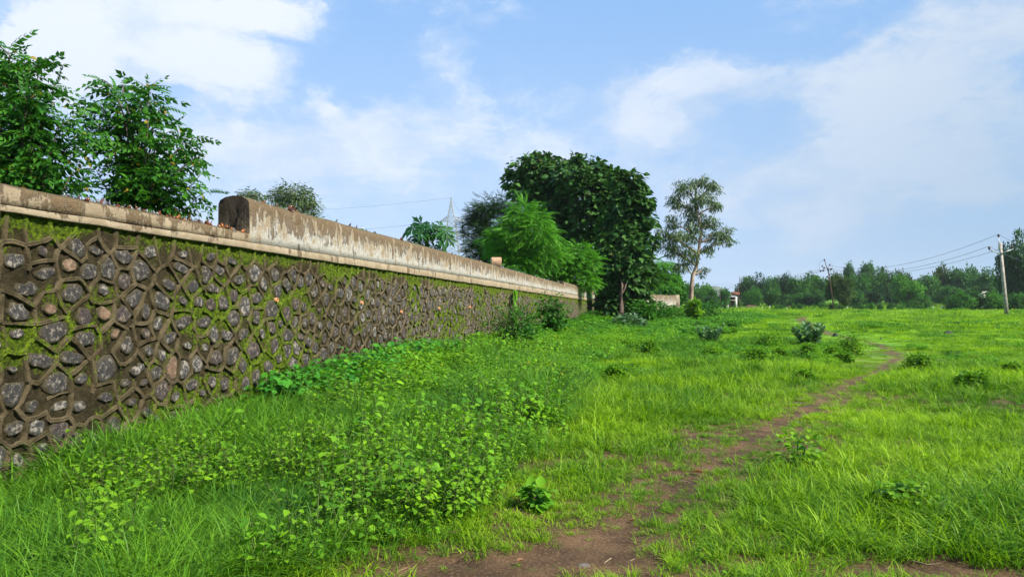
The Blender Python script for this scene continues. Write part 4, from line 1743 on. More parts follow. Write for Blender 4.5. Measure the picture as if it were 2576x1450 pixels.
# --- saplings behind the wall on the left: shoots carrying long pinnate leaves
def sapling(label, base_px, Y, tips_px, seed, nfr=34, fl=.40, extra=0, group=None):
    r_ = random.Random(seed)
    b = P(base_px[0], base_px[1], Y)
    e = thing('sapling', label, 'tree', loc=(b.x, b.y, b.z), group=group)
    mbk = MB()
    pos, dd, nn, ss = [], [], [], []
    for (tx, ty, yo) in tips_px:
        tip = P(tx, ty, Y + yo)
        n = 10
        pts = []
        for i in range(n):
            f = i / (n - 1)
            q = b.lerp(tip, f)
            # rises first, then arches out
            q.x = b.x + (tip.x - b.x) * (f ** 1.35)
            q.y = b.y + (tip.y - b.y) * (f ** 1.2)
            q.z = b.z + (tip.z - b.z) * (math.sin(f * pi / 2) ** .92 if ty < 420 else f ** .8)
            q += Vector((r_.gauss(0, .02), r_.gauss(0, .02), 0))
            pts.append(q)
        mbk.tube(pts, [.026 * (1 - .85 * i / (n - 1)) for i in range(n)], 5, False)
        L = sum((pts[i + 1] - pts[i]).length for i in range(n - 1))
        m = max(6, int(nfr * L / 2.2))
        for k_ in range(m):
            f = .12 + .88 * (k_ / (m - 1))
            x_ = f * (n - 1)
            i = min(int(x_), n - 2)
            p = pts[i].lerp(pts[i + 1], x_ - i)
            tang = (pts[i + 1] - pts[i]).normalized()
            g = k_ * 2.4 + r_.uniform(-.4, .4)
            out_ = Vector((cos(g), sin(g), .0))
            d = out_ * 1.0 + tang * (.45 + .7 * f ** 4) + Vector((r_.gauss(0, .3), r_.gauss(0, .3), -.05 + r_.gauss(0, .42)))
            pos.append(tuple(p))
            dd.append(tuple(d))
            nn.append((out_.x * .5 + r_.gauss(0, .45), out_.y * .5 + r_.gauss(0, .45), 1))
            ss.append(fl * r_.uniform(.65, 1.15) * (1.05 - .45 * f ** 5))
    Ts = [frond(6, .36, .50, 1.0, .7), frond(5, .42, .50, 1.0, 1.1)]
    pos, dd, nn, ss = map(np.array, (pos, dd, nn, ss))
    mb = MB()
    for q in range(2):
        sel = np.arange(len(pos)) % 2 == q
        V, Fs = bake(Ts[q], pos[sel], frames(dd[sel], nn[sel]), ss[sel])
        mb.add(V, Fs)
    ob('crown', mb.mesh('crown', M_sapl, False, b), e)
    ob('trunk', mbk.mesh('trunk', M_bark, True, b), e)
    return e


grp = 'saplings behind the wall'
sapling('rounded sapling with drooping compound leaves standing free behind the low part of the wall', (350, 690), 10.6,
        [(262, 200, 0), (300, 212, .5), (232, 262, .3), (212, 300, -.2), (385, 222, 0), (412, 268, .5), (352, 250, .8), (428, 330, -.2), (330, 300, .6), (250, 350, .2),
         (498, 345, .2), (512, 395, 0), (505, 440, .4), (516, 480, .1), (470, 380, .7), (460, 440, 0), (300, 400, .1), (230, 420, .4), (400, 420, -.3), (360, 380, .9), (440, 480, 0), (380, 470, -.2), (270, 470, -.2), (330, 450, .5)],
        3, 34, .32, group=grp)
sapling('leafy sapling cut by the left edge of the view with some yellowing leaves', (70, 700), 9.6,
        [(20, 160, 0), (62, 158, .4), (100, 162, .1), (138, 215, .2), (-40, 150, .3), (-90, 200, 0), (125, 290, .5), (180, 305, .1), (200, 350, .4), (205, 420, 0),
         (20, 260, .5), (60, 240, -.2), (-60, 300, .2), (90, 330, -.2), (40, 360, .4), (150, 390, .2), (-20, 400, 0), (110, 430, -.1), (180, 460, .3), (0, 330, .8), (60, 440, .1), (-100, 400, 0), (-10, 110, .3)],
        8, 34, .33, group=grp)

# --- distant tree showing over the parapet
T_small = leaf_simple(.55, .1, .15)
T_quad = leaf_quad(.80, .1)
tree('eucalyptus_tree', 'greyish distant tree with a rounded crown rising over the parapet', 'tree', P(735, 770, 62),
     blobs_px([(735, 480, 34, 18), (700, 495, 28, 16), (770, 500, 22, 22), (745, 505, 40, 22), (785, 525, 18, 22), (715, 525, 40, 22), (760, 560, 40, 30)], 62, seed=1), leaf_quad(.30, .3), 5200, .26, M_euca, M_pale, .22, seed=2, per=16, clump=.3, twigs=50)
tree('eucalyptus_tree', 'small pale tree top peeping over the wall just left of the rounded one', 'tree', P(630, 770, 64),
     blobs_px([(625, 492, 22, 14), (650, 498, 16, 12), (612, 505, 18, 16), (635, 530, 30, 24)], 64, seed=2), leaf_quad(.30, .3), 2200, .26, M_euca, M_pale, .18, seed=3, per=14, clump=.3, twigs=30)


# --- papaya
def palmate():
    V = [(0, .12, 0)]
    F3 = []
    n = 7
    for i in range(n):
        a = (-2.35 + 4.7 * i / (n - 1))
        L = 1.0 if abs(a) < 1.6 else .75
        k_ = len(V)
        for (r, da) in ((.28, -.30), (.66 * L, -.24), (L, 0), (.66 * L, .24), (.28, .30)):
            V.append((sin(a + da) * r, .12 + cos(a + da) * r, -.22 * r * r + (.03 if da else -.02)))
        F3 += [(0, k_, k_ + 1), (0, k_ + 1, k_ + 2), (0, k_ + 2, k_ + 3), (0, k_ + 3, k_ + 4)]
        for sgn in (-1, 1):
            j = len(V)
            V.append((sin(a + sgn * .34) * .80 * L, .12 + cos(a + sgn * .34) * .80 * L, -.18))
            F3.append((k_ + (1 if sgn < 0 else 3), j, k_ + (0 if sgn < 0 else 4)))
    return V, [np.array(F3)]


def papaya():
    Y = 27
    b = P(1082, 770, Y)
    e = thing('papaya_tree', 'papaya tree with a flat crown of lobed leaves standing behind the wall near the pylon', 'tree', loc=tuple(b))
    r_ = random.Random(12)
    top = P(1072, 590, Y)
    mb = MB()
    limb(mb, b, top, .11, .07, 0, 6, 8, .01, r_)
    ob('trunk', mb.mesh('trunk', M_pale, True, b), e)
    pet, lv = MB(), MB()
    targets = [(1040, 572), (1025, 578), (1060, 562), (1085, 566), (1105, 568), (1118, 580), (1030, 605), (1050, 598), (1062, 610), (1125, 600), (1110, 612), (1090, 620),
               (1070, 628), (1100, 632), (1045, 620), (1080, 590), (1072, 575), (1092, 580), (1060, 585), (1084, 640)]
    T = palmate()
    pos, dd, nn = [], [], []
    for (px, py) in targets:
        q = P(px, py, Y + r_.uniform(-.45, .45))
        a = top + Vector((0, 0, r_.uniform(-.25, .05)))
        pet.tube([a, a.lerp(q, .5) + Vector((0, 0, .10)), q], [.014, .011, .008], 4, False)
        d = (q - a)
        d.z = -.75 * math.hypot(d.x, d.y) - .1
        pos.append(tuple(q - d.normalized() * .05))
        dd.append(tuple(d))
        nn.append((r_.gauss(0, .35), r_.gauss(0, .2) - .6, 1))
    V, Fs = bake(T, np.array(pos), frames(np.array(dd), np.array(nn)), np.array([.45 * r_.uniform(.8, 1.15) for _ in pos]))
    lv.add(V, Fs)
    ob('petioles', pet.mesh('petioles', M_stem, True, b), e)
    ob('crown', lv.mesh('crown', M_papa, False, b), e)
    fl = bushlet(r_, .5, .28, 90, .07)
    V = np.concatenate(fl.V) + np.array(P(1082, 622, Y - .3)) - np.array(b)
    ob('flowers', mesh_np('flowers', V, [np.concatenate(f) for f in fl.F.values()], M_shrub), e, kind='stuff')


papaya()

# --- dark fine-leaved tree, feathery tree and bush behind the wall
F_fine = frond(9, .22, .22, 1.15, .35, leaf_quad(.24, .2))
tree('tamarind_tree', 'dark fine leaved tree right beside the steel pylon behind the wall', 'tree', P(1245, 775, 44),
     blobs_px([(1235, 520, 36, 24), (1270, 515, 30, 20), (1205, 545, 28, 22), (1240, 560, 50, 34), (1198, 585, 28, 24), (1235, 610, 50, 36), (1208, 630, 26, 22), (1260, 650, 50, 36), (1215, 655, 30, 20), (1180, 556, 12, 8), (1185, 615, 14, 8)], 44, seed=3),
     F_fine, 4200, .42, M_dark, M_bark, .18, seed=5, per=9, clump=.20, twigs=40, droop=.1, updir=.25)
F_fea = frond(11, .26, .16, 1.2, .55, leaf_quad(.28, .3))
tree('feathery_tree', 'bright green feathery tree leaning over the wall in front of the broad leaved trees', 'tree', P(1322, 770, 40),
     blobs_px([(1318, 528, 26, 18), (1300, 552, 34, 20), (1345, 555, 34, 22), (1290, 585, 42, 26), (1340, 590, 50, 30), (1375, 588, 22, 18), (1270, 625, 40, 26), (1320, 635, 60, 34), (1375, 640, 40, 30), (1300, 670, 50, 26), (1262, 690, 22, 14), (1245, 600, 24, 14)], 40, seed=4),
     F_fea, 3200, .46, M_feath, M_bark, .10, seed=6, per=8, clump=.20, twigs=40, droop=.25, updir=.35, upn=.8)
tree('leafy_bush', 'low spreading bush with layered green sprays hanging over the wall crown', 'bush', P(1405, 775, 50),
     blobs_px([(1400, 632, 34, 18), (1450, 640, 34, 18), (1420, 660, 52, 24), (1478, 660, 26, 20), (1380, 670, 34, 22), (1440, 690, 54, 24), (1470, 712, 28, 14), (1355, 690, 28, 16), (1395, 700, 40, 18), (1335, 665, 20, 12)], 49, seed=5),
     frond(6, .30, .42, 1.1, .3, leaf_quad(.45, .2)), 3600, .42, M_feath, M_bark, .08, seed=7, per=10, clump=.22, twigs=40, droop=.15, updir=.2, upn=.9, multi=3)

# --- the three broad-leaved (teak) trees
T_teak = leaf_ovate(.70, .10, .22, .04)
Yt = 57
tree('broadleaf_tree', 'tall broad leaved tree with the highest crown, leftmost of the three big dark trees', 'tree', P(1450, 790, 62),
     blobs_px([(1350, 384, 9, 12), (1376, 386, 8, 12), (1322, 404, 9, 9), (1345, 402, 30, 24), (1385, 410, 26, 24), (1318, 430, 42, 26), (1360, 445, 56, 34), (1290, 455, 28, 18), (1330, 485, 48, 28), (1395, 470, 46, 40), (1380, 530, 60, 40), (1420, 580, 50, 40), (1400, 500, 50, 40), (1440, 650, 44, 44)], 62, seed=6),
     T_teak, 5400, .45, M_teak, M_pale, .24, seed=8, per=13, clump=.20, twigs=50, droop=.35, group='big dark broad leaved trees')
tree('broadleaf_tree', 'broad dark leaved tree filling the middle of the big clump behind the wall', 'tree', P(1518, 790, 67),
     blobs_px([(1440, 393, 8, 13), (1416, 406, 6, 9), (1500, 408, 10, 8), (1442, 407, 20, 22), (1480, 425, 40, 24), (1535, 452, 34, 28), (1545, 500, 36, 40), (1550, 580, 40, 60), (1440, 445, 52, 30), (1505, 450, 42, 30), (1470, 490, 60, 40), (1530, 500, 44, 40), (1490, 550, 70, 44), (1460, 600, 60, 40), (1530, 610, 60, 50), (1510, 670, 56, 44), (1520, 730, 46, 34)], 60, seed=7),
     T_teak, 8600, .45, M_teak, M_bark, .24, seed=9, per=13, clump=.20, twigs=50, droop=.35, group='big dark broad leaved trees')
tree('broadleaf_tree', 'dark leaved tree clothed nearly to the ground, rightmost of the three big trees', 'tree', P(1580, 787, 54),
     blobs_px([(1560, 436, 8, 12), (1600, 438, 8, 12), (1632, 512, 8, 10), (1545, 560, 30, 50), (1540, 640, 34, 50), (1625, 610, 22, 30), (1622, 680, 24, 30), (1530, 700, 34, 34), (1545, 765, 40, 20), (1562, 455, 24, 22), (1595, 462, 28, 26), (1605, 500, 32, 34), (1565, 505, 34, 34), (1590, 550, 44, 40), (1620, 555, 14, 20), (1585, 605, 48, 36), (1570, 655, 46, 36), (1605, 655, 28, 30), (1580, 700, 48, 30), (1560, 738, 44, 22), (1610, 720, 24, 26), (1600, 758, 30, 18)], 54, seed=8),
     T_teak, 8400, .42, M_teak, M_bark, .20, seed=10, per=13, clump=.20, twigs=50, droop=.4, group='big dark broad leaved trees')
bt = P(1563, 789, 51)
pl_ = thing('tree_stump_post', 'bare brown tree trunk standing in front of the dark clothed tree', 'tree trunk', loc=tuple(bt))
mb = MB()
mb.tube([bt + Vector((0, 0, -.2)), P(1564, 765, 52), P(1561, 744, 52), P(1566, 715, 52.3), P(1560, 690, 52.8)], [.17, .14, .13, .10, .07], 8)
mb.tube([P(1561, 744, 52), P(1572, 725, 52.4), P(1578, 700, 53)], [.09, .07, .05], 5)
mb.build('trunk', M_bark, pl_, True, bt)

# --- slender eucalyptus
Ye = 64
eb = P(1736, 782, Ye)
T_euc = leaf_quad(.24, .5)
tree('eucalyptus_tree', 'slender open crowned tree with a pale curved trunk standing alone in the field', 'tree', eb,
     blobs_px([(1760, 455, 26, 17), (1720, 475, 30, 22), (1790, 468, 22, 20), (1700, 510, 24, 22), (1765, 500, 34, 22), (1800, 520, 20, 18), (1740, 530, 34, 20), (1690, 555, 22, 20), (1785, 555, 26, 20),
               (1665, 590, 22, 22), (1700, 600, 30, 24), (1740, 590, 30, 24), (1820, 585, 28, 16), (1800, 600, 26, 18), (1690, 630, 28, 20), (1735, 640, 26, 24), (1780, 630, 18, 16), (1835, 605, 14, 14), (1715, 665, 26, 16),
               (1765, 680, 18, 12), (1655, 615, 14, 14), (1748, 560, 26, 22)], Ye, seed=9),
     T_euc, 9500, .29, M_euca, M_pale, .22, seed=11, per=14, clump=.20, twigs=110, droop=1.1, upn=.2, hollow=.25,
     trunk_pts=[eb + Vector((0, 0, -.2)), P(1738, 750, Ye), P(1740, 715, Ye), P(1743, 692, Ye), P(1752, 670, Ye), P(1757, 640, Ye), P(1760, 610, Ye), P(1765, 580, Ye), P(1755, 540, Ye), P(1748, 505, Ye), P(1752, 470, Ye)])

# --- between the teak and the eucalyptus
tree('feathery_tree', 'pale green light crowned tree peeping out right of the big dark trees', 'tree', P(1665, 790, 92),
     blobs_px([(1650, 668, 26, 16), (1635, 690, 26, 20), (1670, 690, 24, 18), (1655, 715, 34, 20), (1625, 722, 30, 18)], 92, seed=10), F_fea, 900, 1.0, M_feath, M_bark, .12, seed=12, per=9, clump=.25, twigs=20, updir=.3, upn=.8)
tree('round_tree', 'small bushy tree just left of the slender pale trunk, over the far wall', 'tree', P(1695, 785, 92),
     blobs_px([(1692, 700, 20, 14), (1680, 718, 26, 16), (1712, 722, 22, 16), (1700, 740, 26, 14)], 92, seed=11), T_small, 2200, .36, M_bush, M_bark, .12, seed=13, twigs=16)


def banana():
    Y = 86
    b = P(1672, 775, Y)
    e = thing('banana_plant', 'banana plant with long split leaves growing behind the far wall', 'plant', loc=tuple(b))
    r_ = random.Random(3)
    st, lv = MB(), MB()
    for k_ in range(2):
        o = Vector((k_ * .6, 0, 0))
        t_ = b + o + Vector((0, 0, 1.7 + .3 * k_))
        st.tube([b + o, t_], [.13, .09], 7)
        for i in range(6):
            a = i * 2.4 + k_
            V = []
            L = r_.uniform(1.4, 2.0)
            for j in range(7):
                f = j / 6
                w_ = .26 * math.sin(pi * min(1, f * .93 + .07)) ** .6
                c = t_ + Vector((cos(a) * L * f * .8, sin(a) * L * f * .8, L * (1.0 * f - .85 * f * f)))
                sx, sy = -sin(a) * w_, cos(a) * w_
                V += [(c.x - sx, c.y - sy, c.z - .06), (c.x, c.y, c.z), (c.x + sx, c.y + sy, c.z - .06)]
            q = [(3 * j + i2, 3 * j + i2 + 1, 3 * j + i2 + 4, 3 * j + i2 + 3) for j in range(6) for i2 in range(2)]
            lv.add(V, [np.array(q)])
    ob('stem', st.mesh('stem', M_stem, True, b), e)
    ob('leaves', lv.mesh('leaves', M_bush, True, b), e)


banana()

# --- bushes by the wall and in the field
T_oval = leaf_ovate(.6, .1, .15, .04)


def shrub(label, px, py, wpx, hpx, mat_, n=420, ls=.07, T=None, seed=0, name='shrub', group=None, bare=0, dense=1.0, Yfix=None, cat='bush', lift=0.0, stemmat=None):
    """py is where the bush meets the ground"""
    r_ = random.Random(seed * 7 + 1)
    if Yfix is None:
        g = gp(px, py)
        for _ in range(4):
            zg = float(ground(g[0], g[1]))
            p = P(px, py, 1.0)
            Y = (EYE - zg) / (EYE - p.z)
            g = np.array([p.x * Y, Y])
        Y = g[1]
    else:
        p = P(px, py, Yfix)
        g, Y = np.array([p.x, Yfix]), Yfix
    b = Vector((g[0], g[1], float(ground(g[0], g[1])) - .03 + lift))
    H, Wd = hpx / F * Y * 1.15, wpx / F * Y / 2
    e = thing(name, label, cat, loc=tuple(b), group=group)
    bl = []
    for k_ in range(5):
        a = r_.uniform(0, 6.28)
        q = r_.uniform(.15, .55)
        hh = r_.uniform(.45, .68)
        bl.append((np.array([cos(a) * Wd * q, sin(a) * Wd * q, H * hh]), np.array([Wd * .50, Wd * .5, H * (1 - hh) * .95])))
    bl.append((np.array([0, 0, H * .35]), np.array([Wd * .8, Wd * .8, H * .35])))
    V, Fs, tips = crown_geo(bl, T or T_oval, int(n * dense), ls, seed=seed, per=7, clump=.22, droop=.15, upn=.9, hollow=.45)
    V[:, 2] = np.maximum(V[:, 2], -.02)
    ob('foliage', mesh_np('foliage', V, Fs, mat_), e)
    mb = MB()
    for _ in range(14):
        t_ = tips[r_.randrange(len(tips))]
        limb(mb, (r_.gauss(0, .04), r_.gauss(0, .04), 0), t_, .012 * max(1, H), .004, 0, 4, 4, .05, r_)
    for _ in range(bare):
        a = r_.uniform(0, 6.28)
        q = Wd * r_.uniform(.2, 1.1)
        limb(mb, (r_.gauss(0, .1), r_.gauss(0, .1), 0), (cos(a) * q, sin(a) * q, H * r_.uniform(.7, 1.5)), .010, .003, .1, 5, 4, .06, r_)
    ob('stems', mb.mesh('stems', stemmat or M_dead, True), e)
    return e


fb = 'low bushes dotted over the field'
for i, (px, py, w_, h_, lab) in enumerate([
        (2148, 893, 92, 50, 'big round yellow topped bush close to the footpath bend'),
        (1935, 872, 96, 36, 'wide flat bush between the two grey green milkweed plants'),
        (1905, 915, 80, 42, 'dark hollowed bush right of centre in the grass'),
        (1960, 905, 60, 30, 'small yellowish bush touching the dark hollowed one'),
        (1636, 893, 62, 38, 'rounded bush on the edge of the weedy strip'),
        (1545, 962, 62, 40, 'dark little bush standing out of bright grass'),
        (2035, 902, 60, 36, 'low bush just below the larger milkweed plant'),
        (2092, 900, 46, 26, 'tiny bush tucked left of the big round one'),
        (2125, 912, 46, 26, 'tiny dark bush below the big round one'),
        (2312, 932, 84, 40, 'dark stemmed bush beyond the path on the right'),
        (2442, 975, 90, 38, 'flat bush far out on the right hand grass'),
        (1795, 898, 60, 26, 'low bush below the smaller milkweed plant'),
        (2020, 958, 56, 26, 'low tuft shaped bush near the path'),
        (2545, 948, 60, 34, 'bush at the right edge of the field'),
        (1840, 838, 30, 14, 'very small bush beyond the smaller milkweed')]):
    shrub(lab, px, py, w_, h_, M_shrub, 1700, .058, seed=20 + i, group=fb)
for i, (px, py, w_, h_, lab) in enumerate([
        (2265, 1285, 190, 80, 'broad bright leaved clump in the right foreground grass'),
        (1340, 1275, 110, 66, 'grey green heart leaved clump at the edge of the bare soil'),
        (2010, 1172, 150, 72, 'leafy clump on the right bank of the footpath'),
        (1160, 1015, 100, 60, 'rounded yellow green clump on the weedy bank')]):
    shrub(lab, px, py, w_, h_, (M_shrub, M_weed, M_shrub, M_shrub)[i], (260, 90, 200, 240)[i], (.050, .070, .055, .05)[i], leaf_ovate(.85, .1, .15, .12), seed=60 + i, group='leafy clumps in the near grass', cat='clump')
shrub('dark tangled bush with bare stems pressed against the wall below the hanging creeper', 1282, 874, 170, 92, M_bush, 1700, .09, seed=40, bare=26, stemmat=M_dead)
shrub('dark heart leaved bush against the wall where the vegetation climbs', 1392, 848, 100, 92, M_bush, 1200, .12, leaf_ovate(.8, .1, .2, .1), seed=41, bare=5)
shrub('small bright bush climbing the end of the plaster parapet', 1527, 788, 38, 42, M_shrub, 420, .16, seed=42, Yfix=58)
shrub('dark bush under the big trees at the end of the wall', 1495, 800, 60, 26, M_bush, 420, .16, seed=43, Yfix=50)
for i, (px, py, w_, h_, yf, lab) in enumerate([
        (1645, 800, 110, 44, 60, 'broad dark bush spreading under the big trees'),
        (1700, 792, 90, 34, 66, 'mounded bush before the far wall pillar'),
        (1612, 800, 100, 56, 52, 'bush at the foot of the dark clothed tree'),
        (1745, 788, 46, 52, 63, 'yellow green bush round the foot of the slender trunk'),
        (1580, 818, 100, 36, 42, 'greyish leafy bush in front of the big trees'),
        (1775, 793, 150, 40, 72, 'long low thicket right of the slender trunk')]):
    shrub(lab, px, py, w_, h_, (M_bush, M_cover, M_bush, M_shrub, M_calo, M_bush)[i], 1300, .22, seed=44 + i, Yfix=yf)


# --- the two milkweed (calotropis) plants
def milkweed(label, px, py, wpx, hpx, seed):
    r_ = random.Random(seed)
    g = gp(px, py)
    Y = g[1]
    b = Vector((g[0], g[1], float(ground(*g)) - .03))
    e = thing('milkweed_plant', label, 'plant', loc=tuple(b), group='grey green milkweed plants')
    H, Wd = hpx / F * Y, wpx / F * Y / 2
    st, lv = MB(), MB()
    T = leaf_ovate(.60, .06, .05, .03)
    pos, dd, nn, ss = [], [], [], []
    for k_ in range(12):
        a = 2 * pi * k_ / 12 + r_.uniform(-.3, .3)
        q = Wd * r_.uniform(.25, .95)
        tip = Vector((cos(a) * q, sin(a) * q, H * r_.uniform(.45, .92)))
        pts = limb(st, (cos(a) * q * .35, sin(a) * q * .35, 0), tip, .018, .008, .15, 6, 5, .03, r_)
        for i in range(8):
            f = .06 + .94 * i / 7
            x_ = f * 5
            j = min(int(x_), 4)
            p = pts[j].lerp(pts[j + 1], x_ - j)
            for s_ in (0, pi):
                gg = i * pi / 2 + s_ + a
                pos.append(tuple(p))
                dd.append((cos(gg), sin(gg), .35 + .7 * f))
                nn.append((-cos(gg) * .5, -sin(gg) * .5, 1))
                ss.append(.20 * r_.uniform(.8, 1.2) * (1.1 - .35 * f) * Wd / .45)
    V, Fs = bake(T, np.array(pos), frames(np.array(dd), np.array(nn)), np.array(ss))
    lv.add(V, Fs)
    lv.build('foliage', M_calo, e)
    st.build('stems', M_stem, e, True)


milkweed('smaller grey green milkweed, nearer the wall, with big upright leaves', 1785, 866, 76, 54, 3)
milkweed('larger grey green milkweed beside the black rock and the footpath', 2040, 868, 96, 58, 4)


# --- bright creeper hanging on the wall
def creeper():
    r_ = random.Random(7)
    t0, _ = wtz(1283, 760)
    zt_ = wtz(1283, 728)[1]
    zb_ = wtz(1283, 850)[1]
    xy = W0 + WU * t0 + WN * .07
    e = thing('creeper', 'bright yellow green heart leaved creeper hanging down the stone wall', 'creeper', loc=(xy[0], xy[1], zb_), rz=WZ)
    mb = MB()
    for k_ in range(3):
        mb.tube([(r_.uniform(-.25, .25) * (1 - i / 7) + .06 * sin(i + k_), -.02 - .02 * (i % 2), (zt_ - zb_) * i / 7) for i in range(8)], .008, 4, False)
    mb.build('stem', M_stem, e)
    T = leaf_ovate(.95, .10, .2, .2)
    me = mesh_np('leaf', T[0], T[1], M_twin)
    for k_ in range(64):
        f = r_.random()
        z = (zt_ - zb_) * f
        wdt = .34 if f > .12 else .2
        o = ob('leaf', me, e, loc=(r_.uniform(-wdt, wdt), -r_.uniform(.05, .14), z))
        d = Vector((r_.uniform(-.8, .8), -.35, -1))
        n_ = Vector((r_.gauss(0, .3), -1, .5))
        fr = frames(np.array([d]), np.array([n_]))[0]
        o.rotation_euler = Matrix(fr.tolist()).to_euler()
        s = r_.uniform(.19, .31)
        o.scale = (s, s, s)


creeper()


# --- heart-leaved vine sprawling on the bank below the wall (large leaves are parts)
def bank_vine():
    r_ = random.Random(17)
    t0 = wt(960, 900)
    c = W0 + WU * t0 + WN * .4
    zc = float(ground(*c))
    e = thing('heart_leaved_vine', 'dense heart leaved vine sprawling over the bank right under the stone wall', 'vine', loc=(c[0], c[1], zc))
    Tl = [leaf_ovate(.92, .10, .2, .2), leaf_ovate(.80, .14, .3, .16)]
    ms_ = [mesh_np('leaf', T[0], T[1], M_vine) for T in Tl]
    mb = MB()
    tmin, tmax = wt(640, 960), wt(1130, 880)
    spots = []
    for k_ in range(2300):
        t = r_.uniform(tmin, tmax)
        s_ = .04 + abs(r_.gauss(0, .38))
        if s_ > 1.1:
            continue
        xy = W0 + WU * t + WN * s_
        hgt_ = (.30 + .22 * float(vnoise(t * 1.3, s_ * 1.5, 140)) * 2) * math.exp(-(s_ / .95) ** 2) * (1 if t > tmin + .5 else .5)
        z = float(ground(*xy)) + max(.04, hgt_ * r_.uniform(.65, 1.0))
        spots.append((xy, z, t))
    spots.sort(key=lambda q: q[2])
    pos, dd, nn, ss = [], [], [], []
    pick = set(r_.sample(range(0, int(len(spots) * .8)), 290))
    for i, (xy, z, t) in enumerate(spots):
        a = r_.uniform(0, 2 * pi)
        d = Vector((cos(a) + WN[0] * .8, sin(a) + WN[1] * .8, r_.uniform(-.7, .1)))
        n_ = Vector((WN[0] * .5 + r_.gauss(0, .2), WN[1] * .5 + r_.gauss(0, .2), 1))
        s = r_.uniform(.085, .15)
        p = Vector((xy[0] - c[0], xy[1] - c[1], z - zc))
        if i in pick:
            o = ob('leaf', ms_[i % 2], e, loc=p)
            o.rotation_euler = Matrix(frames(np.array([d]), np.array([n_]))[0].tolist()).to_euler()
            o.scale = (s, s, s)
        else:
            pos.append(tuple(p))
            dd.append(tuple(d))
            nn.append(tuple(n_))
            ss.append(s)
    V, Fs = bake(Tl[0], np.array(pos), frames(np.array(dd), np.array(nn)), np.array(ss))
    ob('foliage', mesh_np('foliage', V, Fs, M_vine), e, kind='stuff')


bank_vine()

# thin bare weed stalks standing against the wall
bs = MB()
r_ = random.Random(2)
g0 = W0 + WU * float(wt(1412, 800)) + WN * .9
stk = thing('dry_stalk', 'tall thin bare stalk standing before the dark bush on the bank', 'stalk', loc=(g0[0], g0[1], float(ground(*g0))))
limb(bs, (0, 0, 0), (.1, 0, 1.5), .012, .005, 0, 6, 5, .02, r_)
limb(bs, (.05, 0, .7), (-.35, .1, 1.2), .007, .003, 0, 4, 4, .03, r_)
limb(bs, (.07, 0, 1.0), (.4, .1, 1.3), .006, .003, 0, 4, 4, .03, r_)
bs.build('stem', M_dead, stk)


# --- far trees: a few shared crowns, every tree an object of its own
def unit_crown(seed, T, n, size, squash=1.0, tall=False, layered=False, low=False):
    g = random.Random(seed)
    bl = []
    for k_ in range(11):
        a = g.uniform(0, 6.28)
        if tall:
            z = .25 + .7 * k_ / 10
            q = .28 * math.sin(pi * (k_ + 1) / 12.5)
            rr_ = .26
        else:
            z = g.uniform(.12 if low else .30, .80)
            q = .62 * math.sqrt(max(0, 1 - ((z - (.3 if low else .45)) / .55) ** 2)) * g.uniform(.5, 1)
            rr_ = g.uniform(.24, .36)
        bl.append((np.array([cos(a) * q, sin(a) * q, z]), np.array([rr_, rr_, rr_ * (.36 if layered else .62) * squash])))
    V, Fs, tips = crown_geo(bl, T, n, size, seed=seed, per=12, clump=.24, droop=.15, upn=.8, hollow=.45)
    mb = MB()
    r2 = random.Random(seed)
    tp = limb(mb, (0, 0, -.02), (0, 0, .62), .030, .012, 0, 6, 6, .03, r2)
    for c, r in bl:
        limb(mb, tp[r2.choice([2, 3])], c, .014, .005, .1, 4, 4, .05, r2)
    return (V, Fs), mb


_cr = []
for i, kw in enumerate([dict(), dict(layered=True), dict(), dict(layered=True), dict(tall=True), dict(), dict(low=True), dict(low=True)]):
    _cr.append(unit_crown(90 + i, T_quad, 5600, .070, **kw))
_cmesh = {}


def far_tree(px, top, hw, base, Y, var, m, label, name='field_tree', group='trees along the far side of the field', cat='tree'):
    c = P(px, base, Y)
    z = float(ground(c.x, c.y)) - .1
    H = P(px, top, Y).z - z
    key = (var, m)
    if key not in _cmesh:
        (V, Fs), mb = _cr[var]
        _cmesh[key] = (mesh_np('crown', V, Fs, FAR[m]), mb.mesh('trunk', M_bark, True))
    e = thing(name, label, cat, loc=(c.x, c.y, z), group=group, rz=random.Random(px).uniform(0, 6))
    s = H / (.98 if var != 4 else 1.12)
    w_ = hw / F * Y / (.80 if var != 4 else .42)
    for nm, me in zip(('crown', 'trunk'), _cmesh[key]):
        o = ob(nm, me, e)
        o.scale = (w_, w_, s)
    return e


